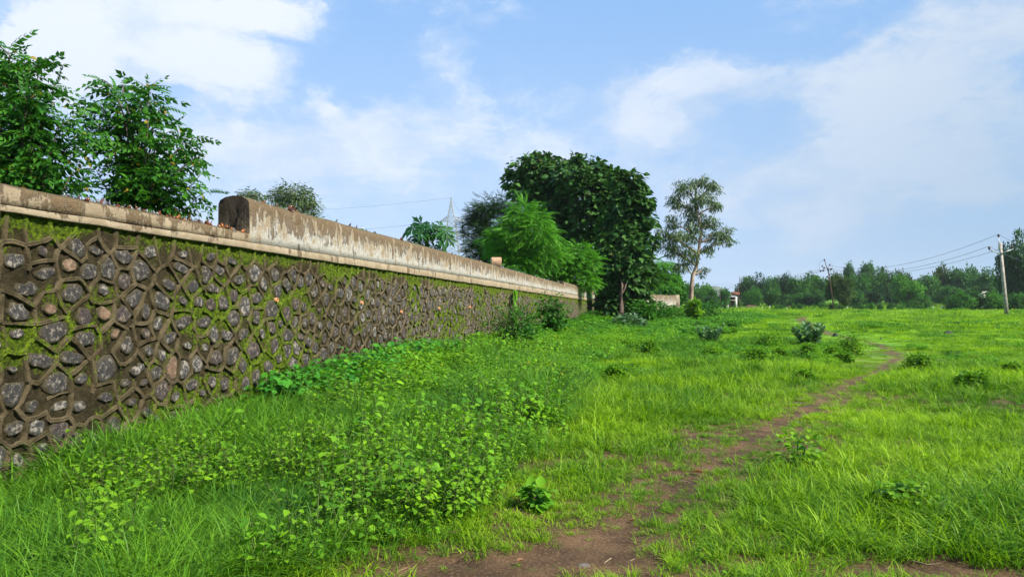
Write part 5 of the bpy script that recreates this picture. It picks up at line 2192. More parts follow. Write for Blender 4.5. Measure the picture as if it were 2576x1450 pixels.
FT = [  # px, top, half width, base, depth, shape, tone, label
    (1895, 692, 36, 770, 262, 0, 1, 'big dark round tree at the left end of the far tree row'),
    (1889, 722, 24, 776, 236, 2, 2, 'smaller light green tree standing before the big dark round one'),
    (1938, 700, 24, 772, 255, 2, 0, 'mid green tree filling the dip between two dark ones'),
    (1968, 688, 26, 772, 262, 5, 1, 'dark domed tree near the left end of the tree row'),
    (1955, 728, 26, 776, 235, 0, 0, 'bushy low tree below the dark domed tree'),
    (2012, 694, 28, 772, 250, 1, 0, 'layered tree left of the leaning power pole'),
    (2035, 685, 32, 772, 255, 3, 0, 'tall layered tree with ragged top left of the power pole'),
    (2005, 735, 34, 776, 232, 1, 0, 'wide low tree with layered boughs over the brown bank'),
    (2062, 690, 26, 772, 256, 1, 0, 'tree whose thin top stands beside the power pole'),
    (2050, 738, 30, 778, 228, 3, 1, 'dark low tree behind the leaning pole'),
    (2112, 684, 34, 782, 176, 5, 3, 'lone olive green tree with several thin trunks hugging the leaning power pole'),
    (2155, 692, 34, 768, 262, 0, 0, 'green tree just right of the pole tree'),
    (2150, 730, 30, 776, 235, 1, 0, 'low spreading tree right behind the pole tree'),
    (2200, 676, 38, 765, 285, 2, 0, 'broad green tree beneath the bamboo plumes'),
    (2190, 726, 40, 770, 242, 3, 1, 'dark spreading tree at the edge of the green slope'),
    (2243, 678, 30, 762, 280, 0, 1, 'very dark brownish tree in the middle of the row'),
    (2276, 682, 24, 762, 282, 5, 3, 'brownish thin topped tree in the middle of the row'),
    (2288, 693, 40, 772, 225, 2, 2, 'large rounded light green tree standing forward of the row'),
    (2314, 740, 24, 778, 205, 0, 0, 'small dark bushy tree in front of the large rounded one'),
    (2340, 686, 34, 766, 275, 1, 0, 'layered green tree right of the large rounded one'),
    (2375, 662, 24, 765, 290, 3, 3, 'open flat topped reddish tree standing above its neighbours'),
    (2398, 676, 24, 765, 288, 4, 0, 'tall narrow tree beside the flat topped one'),
    (2385, 715, 34, 768, 255, 1, 0, 'mid height tree below the flat topped one'),
    (2430, 678, 28, 765, 280, 1, 0, 'tree with a forked top left of the concrete pole'),
    (2455, 666, 26, 765, 285, 3, 0, 'high crowned tree left of the concrete pole'),
    (2490, 678, 34, 765, 270, 2, 0, 'domed tree just left of the concrete pole'),
    (2470, 712, 40, 766, 250, 1, 1, 'dark wide tree shading the small grey shed'),
    (2560, 608, 46, 760, 185, 1, 1, 'huge dark tree cut by the right edge behind the concrete pole'),
    (2600, 590, 50, 760, 180, 0, 1, 'huge dark tree just outside the right edge'),
    (1752, 716, 26, 778, 205, 0, 0, 'round tree just right of the slender pale trunk'),
    (1722, 712, 22, 778, 180, 5, 0, 'small tree seen left of the slender pale trunk'),
    (1786, 712, 24, 778, 215, 3, 2, 'pale topped tree left of the white shed'),
    (1812, 722, 24, 778, 212, 1, 0, 'layered small tree by the thin dark pole'),
    (1775, 742, 34, 780, 190, 0, 1, 'dark bushy tree in front of the pale topped one'),
]
for a in FT:
    far_tree(*a)
# plumes of bamboo above the row
for i, (px, top, hw, Y) in enumerate([(2140, 662, 13, 292), (2172, 664, 15, 296), (2188, 660, 12, 300)]):
    far_tree(px, top, hw, 760, Y, 4, 0, ('feathery bamboo plume, first of three above the row', 'feathery bamboo plume, widest and middle one of three', 'feathery bamboo plume, last and highest of three')[i],
             'bamboo_clump', 'bamboo plumes', 'bamboo')
# second and third ranks closing the gaps, and the hedge at the right
rk = random.Random(77)
ORD = ('first second third fourth fifth sixth seventh eighth ninth tenth eleventh twelfth thirteenth fourteenth fifteenth sixteenth seventeenth eighteenth nineteenth twentieth '
       'twenty-first twenty-second twenty-third twenty-fourth twenty-fifth twenty-sixth twenty-seventh twenty-eighth twenty-ninth thirtieth thirty-first thirty-second thirty-third thirty-fourth').split()
for i in range(34):
    px = 1870 + i * 23 + rk.uniform(-7, 7)
    far_tree(px, 700 + rk.uniform(-8, 12) - .010 * (px - 1870), rk.uniform(22, 34), 762, rk.uniform(300, 360), rk.choice([6, 7]), rk.choice([0, 0, 1, 2]),
             '%s back rank tree of the far wood, counted from the white shed' % ORD[i], group='back rank of the far wood')
for i in range(14):
    px = 1700 + i * 14
    far_tree(px, 742 + rk.uniform(-5, 5), rk.uniform(14, 24), 775, rk.uniform(240, 290), rk.choice([6, 7]), rk.choice([0, 1]),
             '%s low tree near the shed, counted rightwards from the slender pale trunk' % ORD[i], group='low trees behind the shed')
hg = 'bushes of the field edge hedge'
for i, (px, top, hw, Y) in enumerate([(2398, 742, 24, 168), (2425, 733, 30, 170), (2462, 728, 32, 172), (2500, 732, 30, 168), (2538, 734, 32, 170), (2575, 733, 30, 170), (2615, 730, 32, 170), (2650, 734, 30, 170)]):
    far_tree(px, top, hw, 780, Y, rk.choice([6, 7]), 2 if i % 2 else 0, ('first dark bush at the open end of the hedge', 'second hedge bush, green topped, beyond the fence posts', 'tallest hedge bush left of the concrete pole', 'hedge bush directly left of the concrete pole',
             'hedge bush directly right of the concrete pole', 'hedge bush at the right edge of the view', 'hedge bush past the right edge', 'last hedge bush past the right edge')[i], 'hedge_bush', hg, 'bush')
for i in range(26):
    px = 1945 + i * 17 + rk.uniform(-6, 6)
    if 2330 < px < 2395:
        continue
    far_tree(px, 762 + rk.uniform(-5, 4), rk.uniform(8, 16), 782, rk.uniform(172, 200), rk.choice([6, 7]), rk.choice([0, 2, 0]),
             '%s low bush at the field edge, counted rightwards from the brown earth bank' % ORD[i], 'field_bush', 'low bushes at the far edge of the field', 'bush')

# ------------------------------------------------------------------ steel pylon
def pylon():
    Y = 190
    b = P(1139, 770, Y)
    b.z = 0.3
    s = Y / F
    e = thing('pylon', 'tall grey lattice steel pylon between the papaya and the dark fine leaved tree', 'pylon', loc=tuple(b))
    mb = MB()

    def zz_(py):
        return P(1139, py, Y).z - b.z

    def hw_(py):
        return float(np.interp(py, [497, 515, 543, 556, 592, 632, 770], [.6, 3.0, 8.2, 10.3, 13.0, 16.5, 27.0])) * s

    def xo(py):
        return float(np.interp(py, [497, 770], [-4.7, 0])) * s
    lev = [497, 507, 517, 528, 543, 556, 568, 580, 592, 605, 618, 632, 650, 672, 698, 730, 770]
    C = []
    for py in lev:
        h = hw_(py)
        C.append([(xo(py) + sx * h, sy * h, zz_(py)) for sx, sy in ((-1, -1), (1, -1), (1, 1), (-1, 1))])
    for i in range(len(lev) - 1):
        for k_ in range(4):
            a, b2 = C[i], C[i + 1]
            j = (k_ + 1) % 4
            mb.tube([a[k_], b2[k_]], .085, 4, False)
            mb.tube([a[k_], b2[j]], .045, 3, False)
            mb.tube([a[j], b2[k_]], .045, 3, False)
            if i % 2 == 0 or i < 6:
                mb.tube([b2[k_], b2[j]], .045, 3, False)
    mb.build('lattice', M_steel, e)
    for n_, (py, up, L, R__) in enumerate(((556, 543, 31, 36), (592, 582, 31, 38), (632, 620, 31, 45))):
        for sd_, ln in ((-1, L), (1, R__)):
            arm = MB()
            h = hw_(py)
            hu = hw_(up)
            tip = (xo(py) + sd_ * ln * s, 0, zz_(py) + (.3 if sd_ > 0 else -.2))
            for sy in (-1, 1):
                A = (xo(py) + sd_ * h, sy * h, zz_(py))
                U = (xo(up) + sd_ * hu, sy * hu, zz_(up))
                arm.tube([A, tip], .07, 4, False)
                arm.tube([U, tip], .06, 4, False)
                for f in (.25, .5, .75):
                    f2 = f - .12
                    arm.tube([[A[i] + (tip[i] - A[i]) * f for i in range(3)], [U[i] + (tip[i] - U[i]) * f for i in range(3)]], .035, 3, False)
                    arm.tube([[A[i] + (tip[i] - A[i]) * f for i in range(3)], [U[i] + (tip[i] - U[i]) * f2 for i in range(3)]], .035, 3, False)
            arm.build('cross_arm', M_steel, e)
            ins = MB()
            if sd_ > 0:
                for d0, d1 in (((0, 0, 0), (2.0, -3, -1.6)),):
                    p0 = Vector(tip) + Vector(d0)
                    p1 = Vector(tip) + Vector(d1)
                    ins.tube([p0.lerp(p1, k_ / 8) for k_ in range(9)], [.10 + .12 * (k_ % 2) for k_ in range(9)], 6)
                p0 = Vector(tip) + Vector((-.9, 0, -.2))
                ins.tube([p0 + Vector((0, 0, -.32 * k_)) for k_ in range(9)], [.06 + .06 * (k_ % 2) for k_ in range(9)], 6)
            p0 = Vector((xo(py) + sd_ * h, -h, zz_(py)))
            p1 = Vector(tip) + Vector((-sd_ * 1.6, 0, .1))
            if sd_ > 0:
                ins.tube([p0.lerp(p1, .1 + .7 * k_ / 8) + Vector((0, -.1, .05)) for k_ in range(9)], [.08 + .10 * (k_ % 2) for k_ in range(9)], 6)
                ins.build('insulator', M_rust, e)
    return Y


YP = pylon()


def wire(label, pts, sag, r=.02, n=18, group='overhead wires', cat='wire'):
    """pts: supports (world); hangs with the given sag between them"""
    mb = MB()
    P0 = Vector(pts[0])
    for a, b in zip(pts[:-1], pts[1:]):
        a, b = Vector(a), Vector(b)
        mb.tube([a.lerp(b, k_ / n) - Vector((0, 0, sag * 4 * (k_ / n) * (1 - k_ / n))) - P0 for k_ in range(n + 1)], r, 4, False)
    o = mb.build('overhead_wire', M_wire)
    o.location = P0
    o['label'] = label
    o['category'] = cat
    o['group'] = group
    return o


wire('thin earth wire running left from the tip of the pylon', [P(1134, 497, YP), P(300, 512, 260)], 3.2, .022)
wire('thin earth wire slanting down right from the tip of the pylon', [P(1134, 497, YP), P(1215, 580, 165)], 1.5, .03, 10)
wire('conductor running left from the upper pylon arm behind the papaya', [P(1108, 556, YP), P(400, 560, 240)], 3.0, .024)
wire('conductor slanting away from the lowest pylon arm to the right', [P(1185, 636, YP), P(1215, 665, 165)], .6, .03, 8)

# ------------------------------------------------------------------ concrete power pole
YA = 96.0


def pole_a():
    b = P(2533, 797, YA)
    b.z = float(ground(b.x, b.y)) - .05
    e = thing('power_pole', 'leaning concrete power pole with a V shaped arm at the right of the field', 'power pole', loc=tuple(b))
    t_ = P(2516, 610, YA) - b
    mb = MB()
    V = []
    for f, w_ in ((0, .215), (.5, .185), (1, .145)):
        c = t_ * f
        for sx, sy in ((-1, -.6), (1, -.6), (1, .6), (-1, .6)):
            V.append((c.x + sx * w_, c.y + sy * w_, c.z))
    mb.add(V, [np.array([[k_ * 4 + j, k_ * 4 + (j + 1) % 4, (k_ + 1) * 4 + (j + 1) % 4, (k_ + 1) * 4 + j] for k_ in range(2) for j in range(4)]), np.array([[3, 2, 1, 0], [8, 9, 10, 11]])])
    mb.build('shaft', M_conc, e)
    mb = MB()
    q = [P(2513.6, 628, YA - .25) - b, P(2511.6, 597, YA - .25) - b]
    mb.tube(q, .06, 6)
    mb.build('top_bracket', M_steel, e)
    for nm, a2, b2 in (('arm', (2515.5, 638.5), (2489, 627.5)), ('arm', (2518, 637.5), (2547, 626))):
        mb = MB()
        p0, p1 = P(*a2, YA - .25) - b, P(*b2, YA - .25) - b
        mb.tube([p0, p1], .065, 4)
        mb.tube([p0 + Vector((0, .10, 0)), p1 + Vector((0, .10, 0))], .04, 4)
        mb.build(nm, M_steel, e)
    tops = []
    for (px, py0, py1) in ((2512, 597, 588.5), (2488.5, 628, 619), (2546, 626, 616)):
        a, t2 = P(px, py0, YA - .25) - b, P(px, py1, YA - .25) - b
        mb = MB()
        prof = [(.0, .05), (.12, .05), (.2, .13), (.35, .15), (.45, .10), (.55, .16), (.75, .14), (.85, .09), (1, .05)]
        mb.tube([a.lerp(t2, f) for f, _ in prof], [r for _, r in prof], 8)
        mb.build('insulator', M_ceram, e, True)
        mb = MB()
        mb.tube([a + Vector((0, 0, -.12)), a + Vector((0, 0, .02))], .035, 6)
        mb.build('insulator_pin', M_white, e)
        tops.append(b + t2)
    return tops


TA = pole_a()
YB = 164.0


def pole_b():
    b = P(2099, 782, YB)
    b.z = float(ground(b.x, b.y)) - .05
    e = thing('power_pole', 'thin dark leaning pole crowded with insulators above the olive green tree', 'power pole', loc=tuple(b))
    mb = MB()
    mb.tube([Vector((0, 0, 0)), P(2084, 682, YB) - b, P(2078.5, 668, YB) - b, P(2075, 657, YB) - b], [.17, .13, .09, .07], 8)
    mb.build('shaft', M_rust, e, True)
    mb = MB()
    mb.tube([P(2061, 681.5, YB) - b, P(2092, 676, YB) - b], .07, 4)
    mb.build('cross_arm', M_steel, e)
    mb = MB()
    mb.tube([P(2078, 675, YB) - b, P(2069, 669.5, YB) - b], .05, 4)
    mb.tube([P(2081, 675, YB) - b, P(2087.5, 667, YB) - b], .05, 4)
    mb.build('bracket', M_steel, e)
    for (px, py, r) in ((2074, 653.5, .22), (2068.5, 668.5, .16), (2087.5, 665.5, .18), (2073, 673, .24), (2064.5, 680.8, .22), (2071, 679.6, .25), (2084, 676.8, .22), (2091, 676, .28)):
        c = P(px, py, YB - .2) - b
        mb = MB()
        mb.tube([c + Vector((0, 0, z)) for z in (-.25, -.15, -.08, .05, .12, .22)], [r * .4, r, r * .55, r, r * .6, r * .3], 7)
        mb.build('insulator', M_ceram, e, True)
    for p0, p1, dz_ in (((2074, 653), (2062, 679), .0), ((2088, 665), (2092, 675), .0)):
        mb = MB()
        a, c = P(*p0, YB) - b, P(*p1, YB) - b
        m_ = (a + c) / 2 + Vector(((-.6 if p1[0] < 2075 else .5), 0, .5))
        mb.tube([a, a.lerp(m_, .6) + Vector((-.1, 0, .1)), m_, c], .02, 4, False)
        mb.build('jumper', M_wire, e)


pole_b()
wire('top conductor sagging from the concrete pole down to the far leaning pole', [P(2900, 584, 62), TA[0], P(2090, 668, YB)], 2.1, .024)
wire('middle conductor from the left arm of the concrete pole to the far leaning pole', [P(2900, 640, 62), TA[1], P(2092, 675, YB)], 1.9, .024)
wire('lowest conductor from the right arm of the concrete pole to the far leaning pole', [P(2900, 628, 62), TA[2], P(2094, 679, YB)], 2.0, .024)
for i, (a, z) in enumerate((((2061, 678), (1765, 711)), ((2063, 681), (1765, 717)), ((2066, 683), (1765, 722)))):
    wire(('upper far wire running left from the leaning pole over the trees', 'middle far wire running left from the leaning pole', 'lower far wire running left from the leaning pole')[i],
         [P(*a, YB), P(*z, 420)], 2.0, .03)

# two thin service poles by the shed
for lab, x0, y0, x1, y1, Y in (('thin dark pole leaning a little left of the white shed', 1816, 775, 1809, 731, 210), ('taller thin dark pole standing right of the white shed', 1861, 775, 1857, 719, 215)):
    b = P(x0, y0, Y)
    b.z = float(ground(b.x, b.y))
    e = thing('service_pole', lab, 'pole', loc=tuple(b))
    mb = MB()
    t_ = P(x1, y1, Y) - b
    mb.tube([Vector((0, 0, 0)), t_ * .5, t_], [.13, .10, .07], 6)
    mb.build('shaft', M_rust, e)
    mb = MB()
    mb.tube([t_ * .97 - Vector((.3, 0, 0)), t_ * .97 + Vector((.3, 0, 0))], .035, 4)
    mb.build('cross_arm', M_steel, e)

# ------------------------------------------------------------------ shed and tiled house beyond the field
def shed():
    Y = 222
    s = Y / F
    b = P(1839, 770, Y)
    b.z = float(ground(b.x, b.y))
    e = thing('shed', 'small whitewashed shed with two tin canopies and a dark doorway beyond the field', 'building', loc=tuple(b), rz=.12)

    def X(px):
        return (px - 1839) * s

    def Z(py):
        return P(1839, py, Y).z - b.z
    mb = MB()
    mb.box((X(1826), .8, -.2), (X(1853), 4.2, Z(744)))
    mb.build('wall', M_lime, e)
    mb = MB()
    mb.box((X(1824), -.4, -.2), (X(1831), .79, Z(741)))
    mb.build('left_pier', M_lime, e)
    mb = MB()
    mb.box((X(1849.5), -.3, -.2), (X(1854), .79, Z(746)))
    mb.build('right_pier', M_lime, e)
    for (p0, p1, yy, yb, sl) in ((1829, 1852, -1.2, 743.5, .35), (1835, 1850, -1.3, 752.5, .3)):
        mb = MB()
        n = 18
        x0, x1 = X(p0), X(p1)
        V = []
        for k_ in range(n + 1):
            x = x0 + (x1 - x0) * k_ / n
            dzz = .03 * (k_ % 2)
            V += [(x, yy, Z(yb) - sl + dzz), (x, .78, Z(yb) + dzz), (x, yy, Z(yb) - sl + dzz - .03), (x, .78, Z(yb) + dzz - .03)]
        mb.add(V, [np.array([[4 * k_, 4 * k_ + 4, 4 * k_ + 5, 4 * k_ + 1] for k_ in range(n)] + [[4 * k_ + 2, 4 * k_ + 3, 4 * k_ + 7, 4 * k_ + 6] for k_ in range(n)] + [[4 * k_, 4 * k_ + 2, 4 * k_ + 6, 4 * k_ + 4] for k_ in range(n)])])
        mb.build('canopy', M_tin, e)
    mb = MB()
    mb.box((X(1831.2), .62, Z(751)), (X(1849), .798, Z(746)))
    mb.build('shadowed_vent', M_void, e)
    mb = MB()
    mb.box((X(1838), .60, 0), (X(1848.5), .797, Z(754)))
    mb.build('doorway', M_wood, e)


shed()


def house():
    Y = 300
    s = Y / F
    b = P(1857, 770, Y)
    b.z = float(ground(b.x, b.y)) - .2
    e = thing('house', 'low house with an orange tiled roof mostly hidden behind the shed and trees', 'building', loc=tuple(b), rz=-.1)
    hz = P(1857, 741, Y).z - b.z
    ht = P(1857, 733, Y).z - b.z
    w_ = 13 * s
    mb = MB()
    mb.box((-w_ * .92, 0, -.3), (w_ * .92, 5, hz))
    mb.build('wall', M_lime, e)
    mb = MB()
    V = [(-w_, -.4, hz - .05), (w_, -.4, hz - .05), (w_, 5.4, hz - .05), (-w_, 5.4, hz - .05), (-w_, 2.5, ht), (w_, 2.5, ht)]
    mb.add(V, [np.array([[0, 1, 5, 4], [2, 3, 4, 5], [3, 2, 1, 0]]), np.array([[0, 4, 3], [1, 2, 5]])])
    mb.build('roof', M_tile, e)
    for x in (-.5, .5):
        mb = MB()
        mb.box((x * w_ - .5, -.03, 1.0), (x * w_ + .5, .05, 2.2))
        mb.build('window', M_void, e)


house()


def shed2():
    Y = 245
    s = Y / F
    b = P(2482, 772, Y)
    b.z = float(ground(b.x, b.y))
    e = thing('shed', 'grey tin roofed shelter half hidden under the trees left of the concrete pole', 'building', loc=tuple(b), rz=.2)
    z0, z1 = P(2482, 740, Y).z - b.z, P(2482, 732, Y).z - b.z
    mb = MB()
    mb.box((-15 * s, 0, 0), (-3 * s, 3, z0))
    mb.box((2 * s, .5, 0), (13 * s, 3, z0 - .1))
    mb.build('wall', M_lime, e)
    for x0, x1, za, zb in ((-18 * s, -2 * s, z0, z1), (1 * s, 16 * s, z1 - .2, z0)):
        mb = MB()
        mb.add([(x0, -.6, za), (x1, -.6, zb), (x1, 3.3, zb + .2), (x0, 3.3, za + .2), (x0, -.6, za - .06), (x1, -.6, zb - .06), (x1, 3.3, zb + .14), (x0, 3.3, za + .14)],
               [np.array([[0, 1, 2, 3], [7, 6, 5, 4], [0, 4, 5, 1], [1, 5, 6, 2], [2, 6, 7, 3], [3, 7, 4, 0]])])
        mb.build('roof', M_tin, e)


shed2()

# brown earth bank by the shed, terraces on the slope
for i, (px, py, wpx, hpx, Y) in enumerate(((1888, 772, 42, 10, 222), (2010, 774, 60, 12, 240))):
    c = P(px, py, Y)
    mb = MB()
    n, m = 24, 10
    V = []
    w_, h_ = wpx / F * Y, hpx / F * Y
    for a in range(n):
        for b_ in range(m):
            u, v = a / (n - 1) * 2 - 1, b_ / (m - 1) * 2 - 1
            V.append((u * w_ / 1.6, v * 5, h_ * max(0, 1 - u * u) * max(0, 1 - v * v) * 1.2 - .1 + .25 * float(vnoise(u * 6, v * 6, 150))))
    mb.add(V, [np.array([[a * m + b_, (a + 1) * m + b_, (a + 1) * m + b_ + 1, a * m + b_ + 1] for a in range(n - 1) for b_ in range(m - 1)])])
    o = mb.build('earth_bank', M_soil, None, True)
    o.location = (c.x, c.y, float(ground(c.x, c.y)))
    o['kind'] = 'structure'

# ------------------------------------------------------------------ fence posts
for i, (sx, sy, hs) in enumerate([(2977, 1203, 10), (3007, 1203, 12), (3041, 1203, 9), (3074, 1203, 8), (3139, 1203, 14), (3252, 1208, 18), (3309, 1204, 9), (3532, 1203, 10), (3645, 1197, 10), (3680, 1197, 12),
                                  (3843, 1203, 12), (3906, 1203, 12), (3959, 1132, 8), (3979, 1132, 8)]):
    px, py = sx * .644, sy * .644
    back = sy < 1150
    Y = 340 if back else 192
    c = P(px, py, Y)
    zg = float(ground(c.x, c.y))
    H = 1.05 * hs / 11 * (1.0 if not back else 1.2)
    names = ['first pale post of the row, by the earth bank', 'second pale post, taller than the first', 'third short pale post of the row', 'fourth faint pale post of the row', 'pale post between bushes left of the pole tree',
             'tallest white post beside the foot of the leaning pole', 'short post right of the pole tree', 'pale post left of the dark bushy tree', 'thin post on the grassy ramp', 'second thin post on the grassy ramp',
             'post before the hedge, well left of the concrete pole', 'post before the hedge, next to the concrete pole', 'left of two small posts above the hedge', 'right of two small posts above the hedge']
    e = thing('fence_post', names[i], 'post', loc=(c.x, c.y, zg - .1 if not back else P(px, py, Y).z), group='pale fence posts')
    mb = MB()
    mb.box((-.11, -.11, 0), (.11, .11, H + .1))
    mb.build('shaft', M_post, e)
    mb = MB()
    mb.add([(-.11, -.11, H + .1), (.11, -.11, H + .1), (.11, .11, H + .1), (-.11, .11, H + .1), (0, 0, H + .17)], [np.array([[0, 1, 4], [1, 2, 4], [2, 3, 4], [3, 0, 4]])])
    mb.build('cap', M_post, e)


# ------------------------------------------------------------------ rocks in the field, and debris on the path
def rock(label, px, py, wpx, hpx, mat_, seed):
    g = gp(px, py)
    Y = g[1]
    r2 = random.Random(seed)
    bm = MB()
    V, rows, n = [], 6, 10
    for i in range(rows):
        f = i / (rows - 1)
        for j in range(n):
            a = 2 * pi * j / n
            r = math.cos(f * pi / 2 * .92) ** .6 * r2.uniform(.82, 1.12)
            V.append((cos(a) * r * wpx / F * Y / 2, sin(a) * r * wpx / F * Y / 2 * .8, f * hpx / F * Y * r2.uniform(.85, 1.1) - .03))
    bm.add(V, [np.array([[i * n + j, i * n + (j + 1) % n, (i + 1) * n + (j + 1) % n, (i + 1) * n + j] for i in range(rows - 1) for j in range(n)]), np.array([[(rows - 1) * n + j for j in range(n)]])])
    o = bm.build('rock', mat_)
    o.location = (g[0], g[1], float(ground(*g)))
    o['label'] = label
    o['category'] = 'rock'
    return o


rock('black rock in short grass right of the larger milkweed', 2102, 847, 18, 11, M_rock, 1)
rock('flat dark rock lying alone far out on the right hand grass', 2386, 841, 28, 11, M_rock, 2)
rock('small dark stone at the edge of the far footpath', 2216, 856, 10, 7, M_rock, 3)
rock('pale flat stone half sunk in the soil at the foreground path edge', 1468, 1400, 44, 9, plainmat('pale_stone', (.10, .085, .07), .9, .25, 20), 4)

M_dry = leafmat('dry_leaf', (.16, .075, .035), (.30, .15, .08), .2, .6, (3, .4))
for lab, px, py, s in (('curled brown leaf lying on the middle of the path', 1770, 1190, .12), ('small dry leaf on the soil of the path', 1600, 1300, .06), ('dry leaf on the bare soil at the bottom of the view', 1300, 1402, .06), ('dry leaf lying in the soil by the weeds', 1065, 1345, .07)):
    g = gp(px, py)
    T = leaf_ovate(.5, .22, .1, 0)
    o = ob('dry_leaf', mesh_np('dry_leaf', T[0], T[1], M_dry), loc=(g[0], g[1], float(ground(*g)) + .012), rot=(.1, .1, px * .7), label=lab, category='leaf')
    o.scale = (s, s, s)
for lab, px, py, L in (('thin dry twig lying on the soil near the bottom right', 2330, 1418, .18), ('short broken twig at the edge of the foreground soil', 1130, 1335, .16), ('dry stick on the path below the brown leaf', 1730, 1215, .14)):
    g = gp(px, py)
    mb = MB()
    limb(mb, (-L / 2, 0, .01), (L / 2, .02, .02), .006, .003, .05, 5, 5, .03, random.Random(px))
    limb(mb, (0, 0, .015), (L * .3, .07, .03), .003, .002, .05, 3, 4, .03, random.Random(px + 1))
    o = mb.build('twig', plainmat('dry_twig', (.24, .17, .10), .9))
    o.location = (g[0], g[1], float(ground(*g)) + .005)
    o.rotation_euler = (0, 0, px)
    o['label'] = lab
    o['category'] = 'twig'


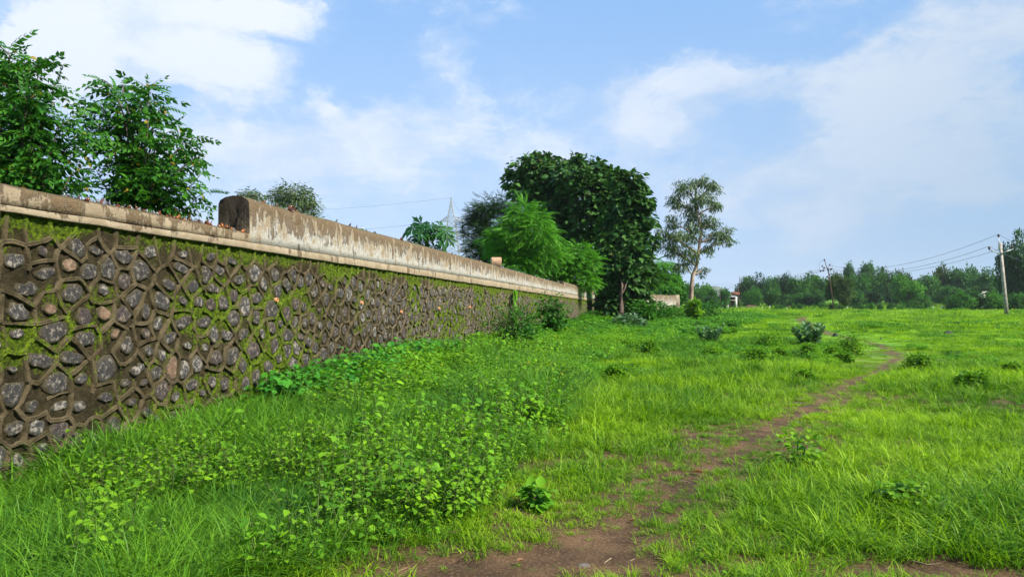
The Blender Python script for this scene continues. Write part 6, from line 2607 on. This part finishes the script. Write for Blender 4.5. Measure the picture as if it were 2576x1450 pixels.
# ------------------------------------------------------------------ two people at the far end of the field
def person(label, px, Y, H, mats3, face, pose):
    c = P(px, 775, Y)
    zg = float(ground(c.x, c.y)) - .02
    e = thing('person', label, 'person', loc=(c.x, c.y, zg), rz=face)
    # joints in units of standing height: trunk, arms, legs in one skinned body
    J = {'pel': (0, 0, .53), 'waist': (0, .0, .61), 'chest': (0, -.01, .73), 'neck': (0, 0, .83), 'head': (0, -.01, .89), 'crown': (0, 0, .96),
         'shl': (-.115, 0, .80), 'ell': (-.15, .02, .63), 'wrl': (-.13, -.07, .50), 'hal': (-.125, -.09, .455),
         'shr': (.115, 0, .80), 'elr': (.15, .02, .63), 'wrr': (.14, -.05, .49), 'har': (.14, -.06, .445),
         'hil': (-.05, 0, .50), 'knl': (-.06, -.03 * pose, .28), 'anl': (-.06, .03 * pose, .04), 'tol': (-.065, -.08, .015),
         'hir': (.05, 0, .50), 'knr': (.06, .03 * pose, .28), 'anr': (.065, .10 * pose, .04), 'tor': (.07, .0, .015)}
    Rj = dict(pel=.085, waist=.075, chest=.095, neck=.035, head=.058, crown=.040, shl=.042, ell=.027, wrl=.019, hal=.021, shr=.042, elr=.027, wrr=.019, har=.021,
              hil=.062, knl=.042, anl=.026, tol=.022, hir=.062, knr=.042, anr=.026, tor=.022)
    E = [('pel', 'waist'), ('waist', 'chest'), ('chest', 'neck'), ('neck', 'head'), ('head', 'crown'), ('chest', 'shl'), ('shl', 'ell'), ('ell', 'wrl'), ('wrl', 'hal'),
         ('chest', 'shr'), ('shr', 'elr'), ('elr', 'wrr'), ('wrr', 'har'), ('pel', 'hil'), ('hil', 'knl'), ('knl', 'anl'), ('anl', 'tol'), ('pel', 'hir'), ('hir', 'knr'), ('knr', 'anr'), ('anr', 'tor')]
    # fingers
    for sd_, h in (('l', 'hal'), ('r', 'har')):
        for q in range(4):
            nm = 'f%s%d' % (sd_, q)
            J[nm] = (J[h][0] + (q - 1.5) * .006, J[h][1] - .012, J[h][2] - .032 - .004 * (q in (1, 2)))
            Rj[nm] = .005
            E.append((h, nm))
        nm = 't' + sd_
        J[nm] = (J[h][0] + (.018 if sd_ == 'l' else -.018), J[h][1] - .018, J[h][2] - .008)
        Rj[nm] = .005
        E.append((h, nm))
    keys = list(J)
    me = bpy.data.meshes.new('body')
    me.from_pydata([tuple(v * H for v in J[k_]) for k_ in keys], [(keys.index(a), keys.index(b)) for a, b in E], [])
    o = ob('body', me, e)
    for m_ in mats3:
        me.materials.append(m_)
    sk = o.modifiers.new('skin', 'SKIN')
    for i, k_ in enumerate(keys):
        v = me.skin_vertices[0].data[i]
        v.radius = (Rj[k_] * H, Rj[k_] * H * .85)
        v.use_root = (k_ == 'pel')
    o.modifiers.new('smooth', 'SUBSURF').levels = 1
    # hair and clothing over the body
    def shell(nm, prof, mat_, n=14, cx=0, cy=0):
        mb = MB()
        V = []
        for (z, rx, ry) in prof:
            for j in range(n):
                a = 2 * pi * j / n
                V.append((cx * H + cos(a) * rx * H, cy * H + sin(a) * ry * H, z * H))
        mb.add(V, [np.array([[k_ * n + j, k_ * n + (j + 1) % n, (k_ + 1) * n + (j + 1) % n, (k_ + 1) * n + j] for k_ in range(len(prof) - 1) for j in range(n)]), np.array([[(len(prof) - 1) * n + j for j in range(n)]])])
        return mb.build(nm, mat_, e, True)
    shell('hair', [(.90, .062, .060), (.93, .064, .066), (.965, .056, .058), (.99, .030, .032)], mats3[2], cy=.012)
    shell('shirt', [(.50, .105, .085), (.60, .100, .082), (.72, .125, .090), (.80, .120, .075), (.825, .045, .040)], mats3[1])
    for sd_ in (-1, 1):
        shell('trouser_leg', [(.05, .038, .042), (.28, .052, .052), (.45, .070, .070), (.52, .075, .085)], mats3[3], 10, cx=sd_ * .058)


M_skin = plainmat('skin', (.20, .11, .07), .6, .05)
M_hair = plainmat('hair', (.012, .010, .010), .6, .1)
M_dcloth = plainmat('dark_cloth', (.035, .025, .028), .9, .1)
M_cream = plainmat('cream_cloth', (.55, .36, .20), .9, .1)
person('distant person in dark clothes standing at the far end of the field', 1825, 196, 1.62, (M_skin, M_dcloth, M_hair, M_dcloth), .4, .6)
person('distant person in a dark top and light orange trousers near the first figure', 1836.5, 188, 1.42, (M_skin, M_dcloth, M_hair, M_cream), -.5, .8)

# ------------------------------------------------------------------ far hill
c = P(1788, 764, 2600)
mb = MB()
n, m = 40, 14
V = []
for a in range(n):
    for b_ in range(m):
        u, v = a / (n - 1) * 2 - 1, b_ / (m - 1) * 2 - 1
        V.append((u * 120, v * 160, 70 * (1 - abs(u) ** 1.6) * (1 - v * v) + 5 * float(vnoise(u * 5 + 3, v * 3, 160)) - 8))
mb.add(V, [np.array([[a * m + b_, (a + 1) * m + b_, (a + 1) * m + b_ + 1, a * m + b_ + 1] for a in range(n - 1) for b_ in range(m - 1)])])
M_hill = plainmat('hill_scrub', (.06, .09, .04), .95, .3, .02)
o = mb.build('hill', M_hill, None, True)
o.location = (c.x, c.y, 5.5)
o['kind'] = 'structure'

# ------------------------------------------------------------------ air
HAZE = True
if HAZE:
    mb = MB()
    mb.box((-1800, -60, -12), (2600, 2900, 95))
    m, nt, out = newmat('air')
    pv = nt.nodes.new('ShaderNodeVolumePrincipled')
    pv.inputs['Color'].default_value = (.82, .90, 1.0, 1)
    pv.inputs['Density'].default_value = .00010
    nt.links.new(pv.outputs[0], out.inputs['Volume'])
    hz_o = mb.build('haze', m)
    hz_o['kind'] = 'stuff'
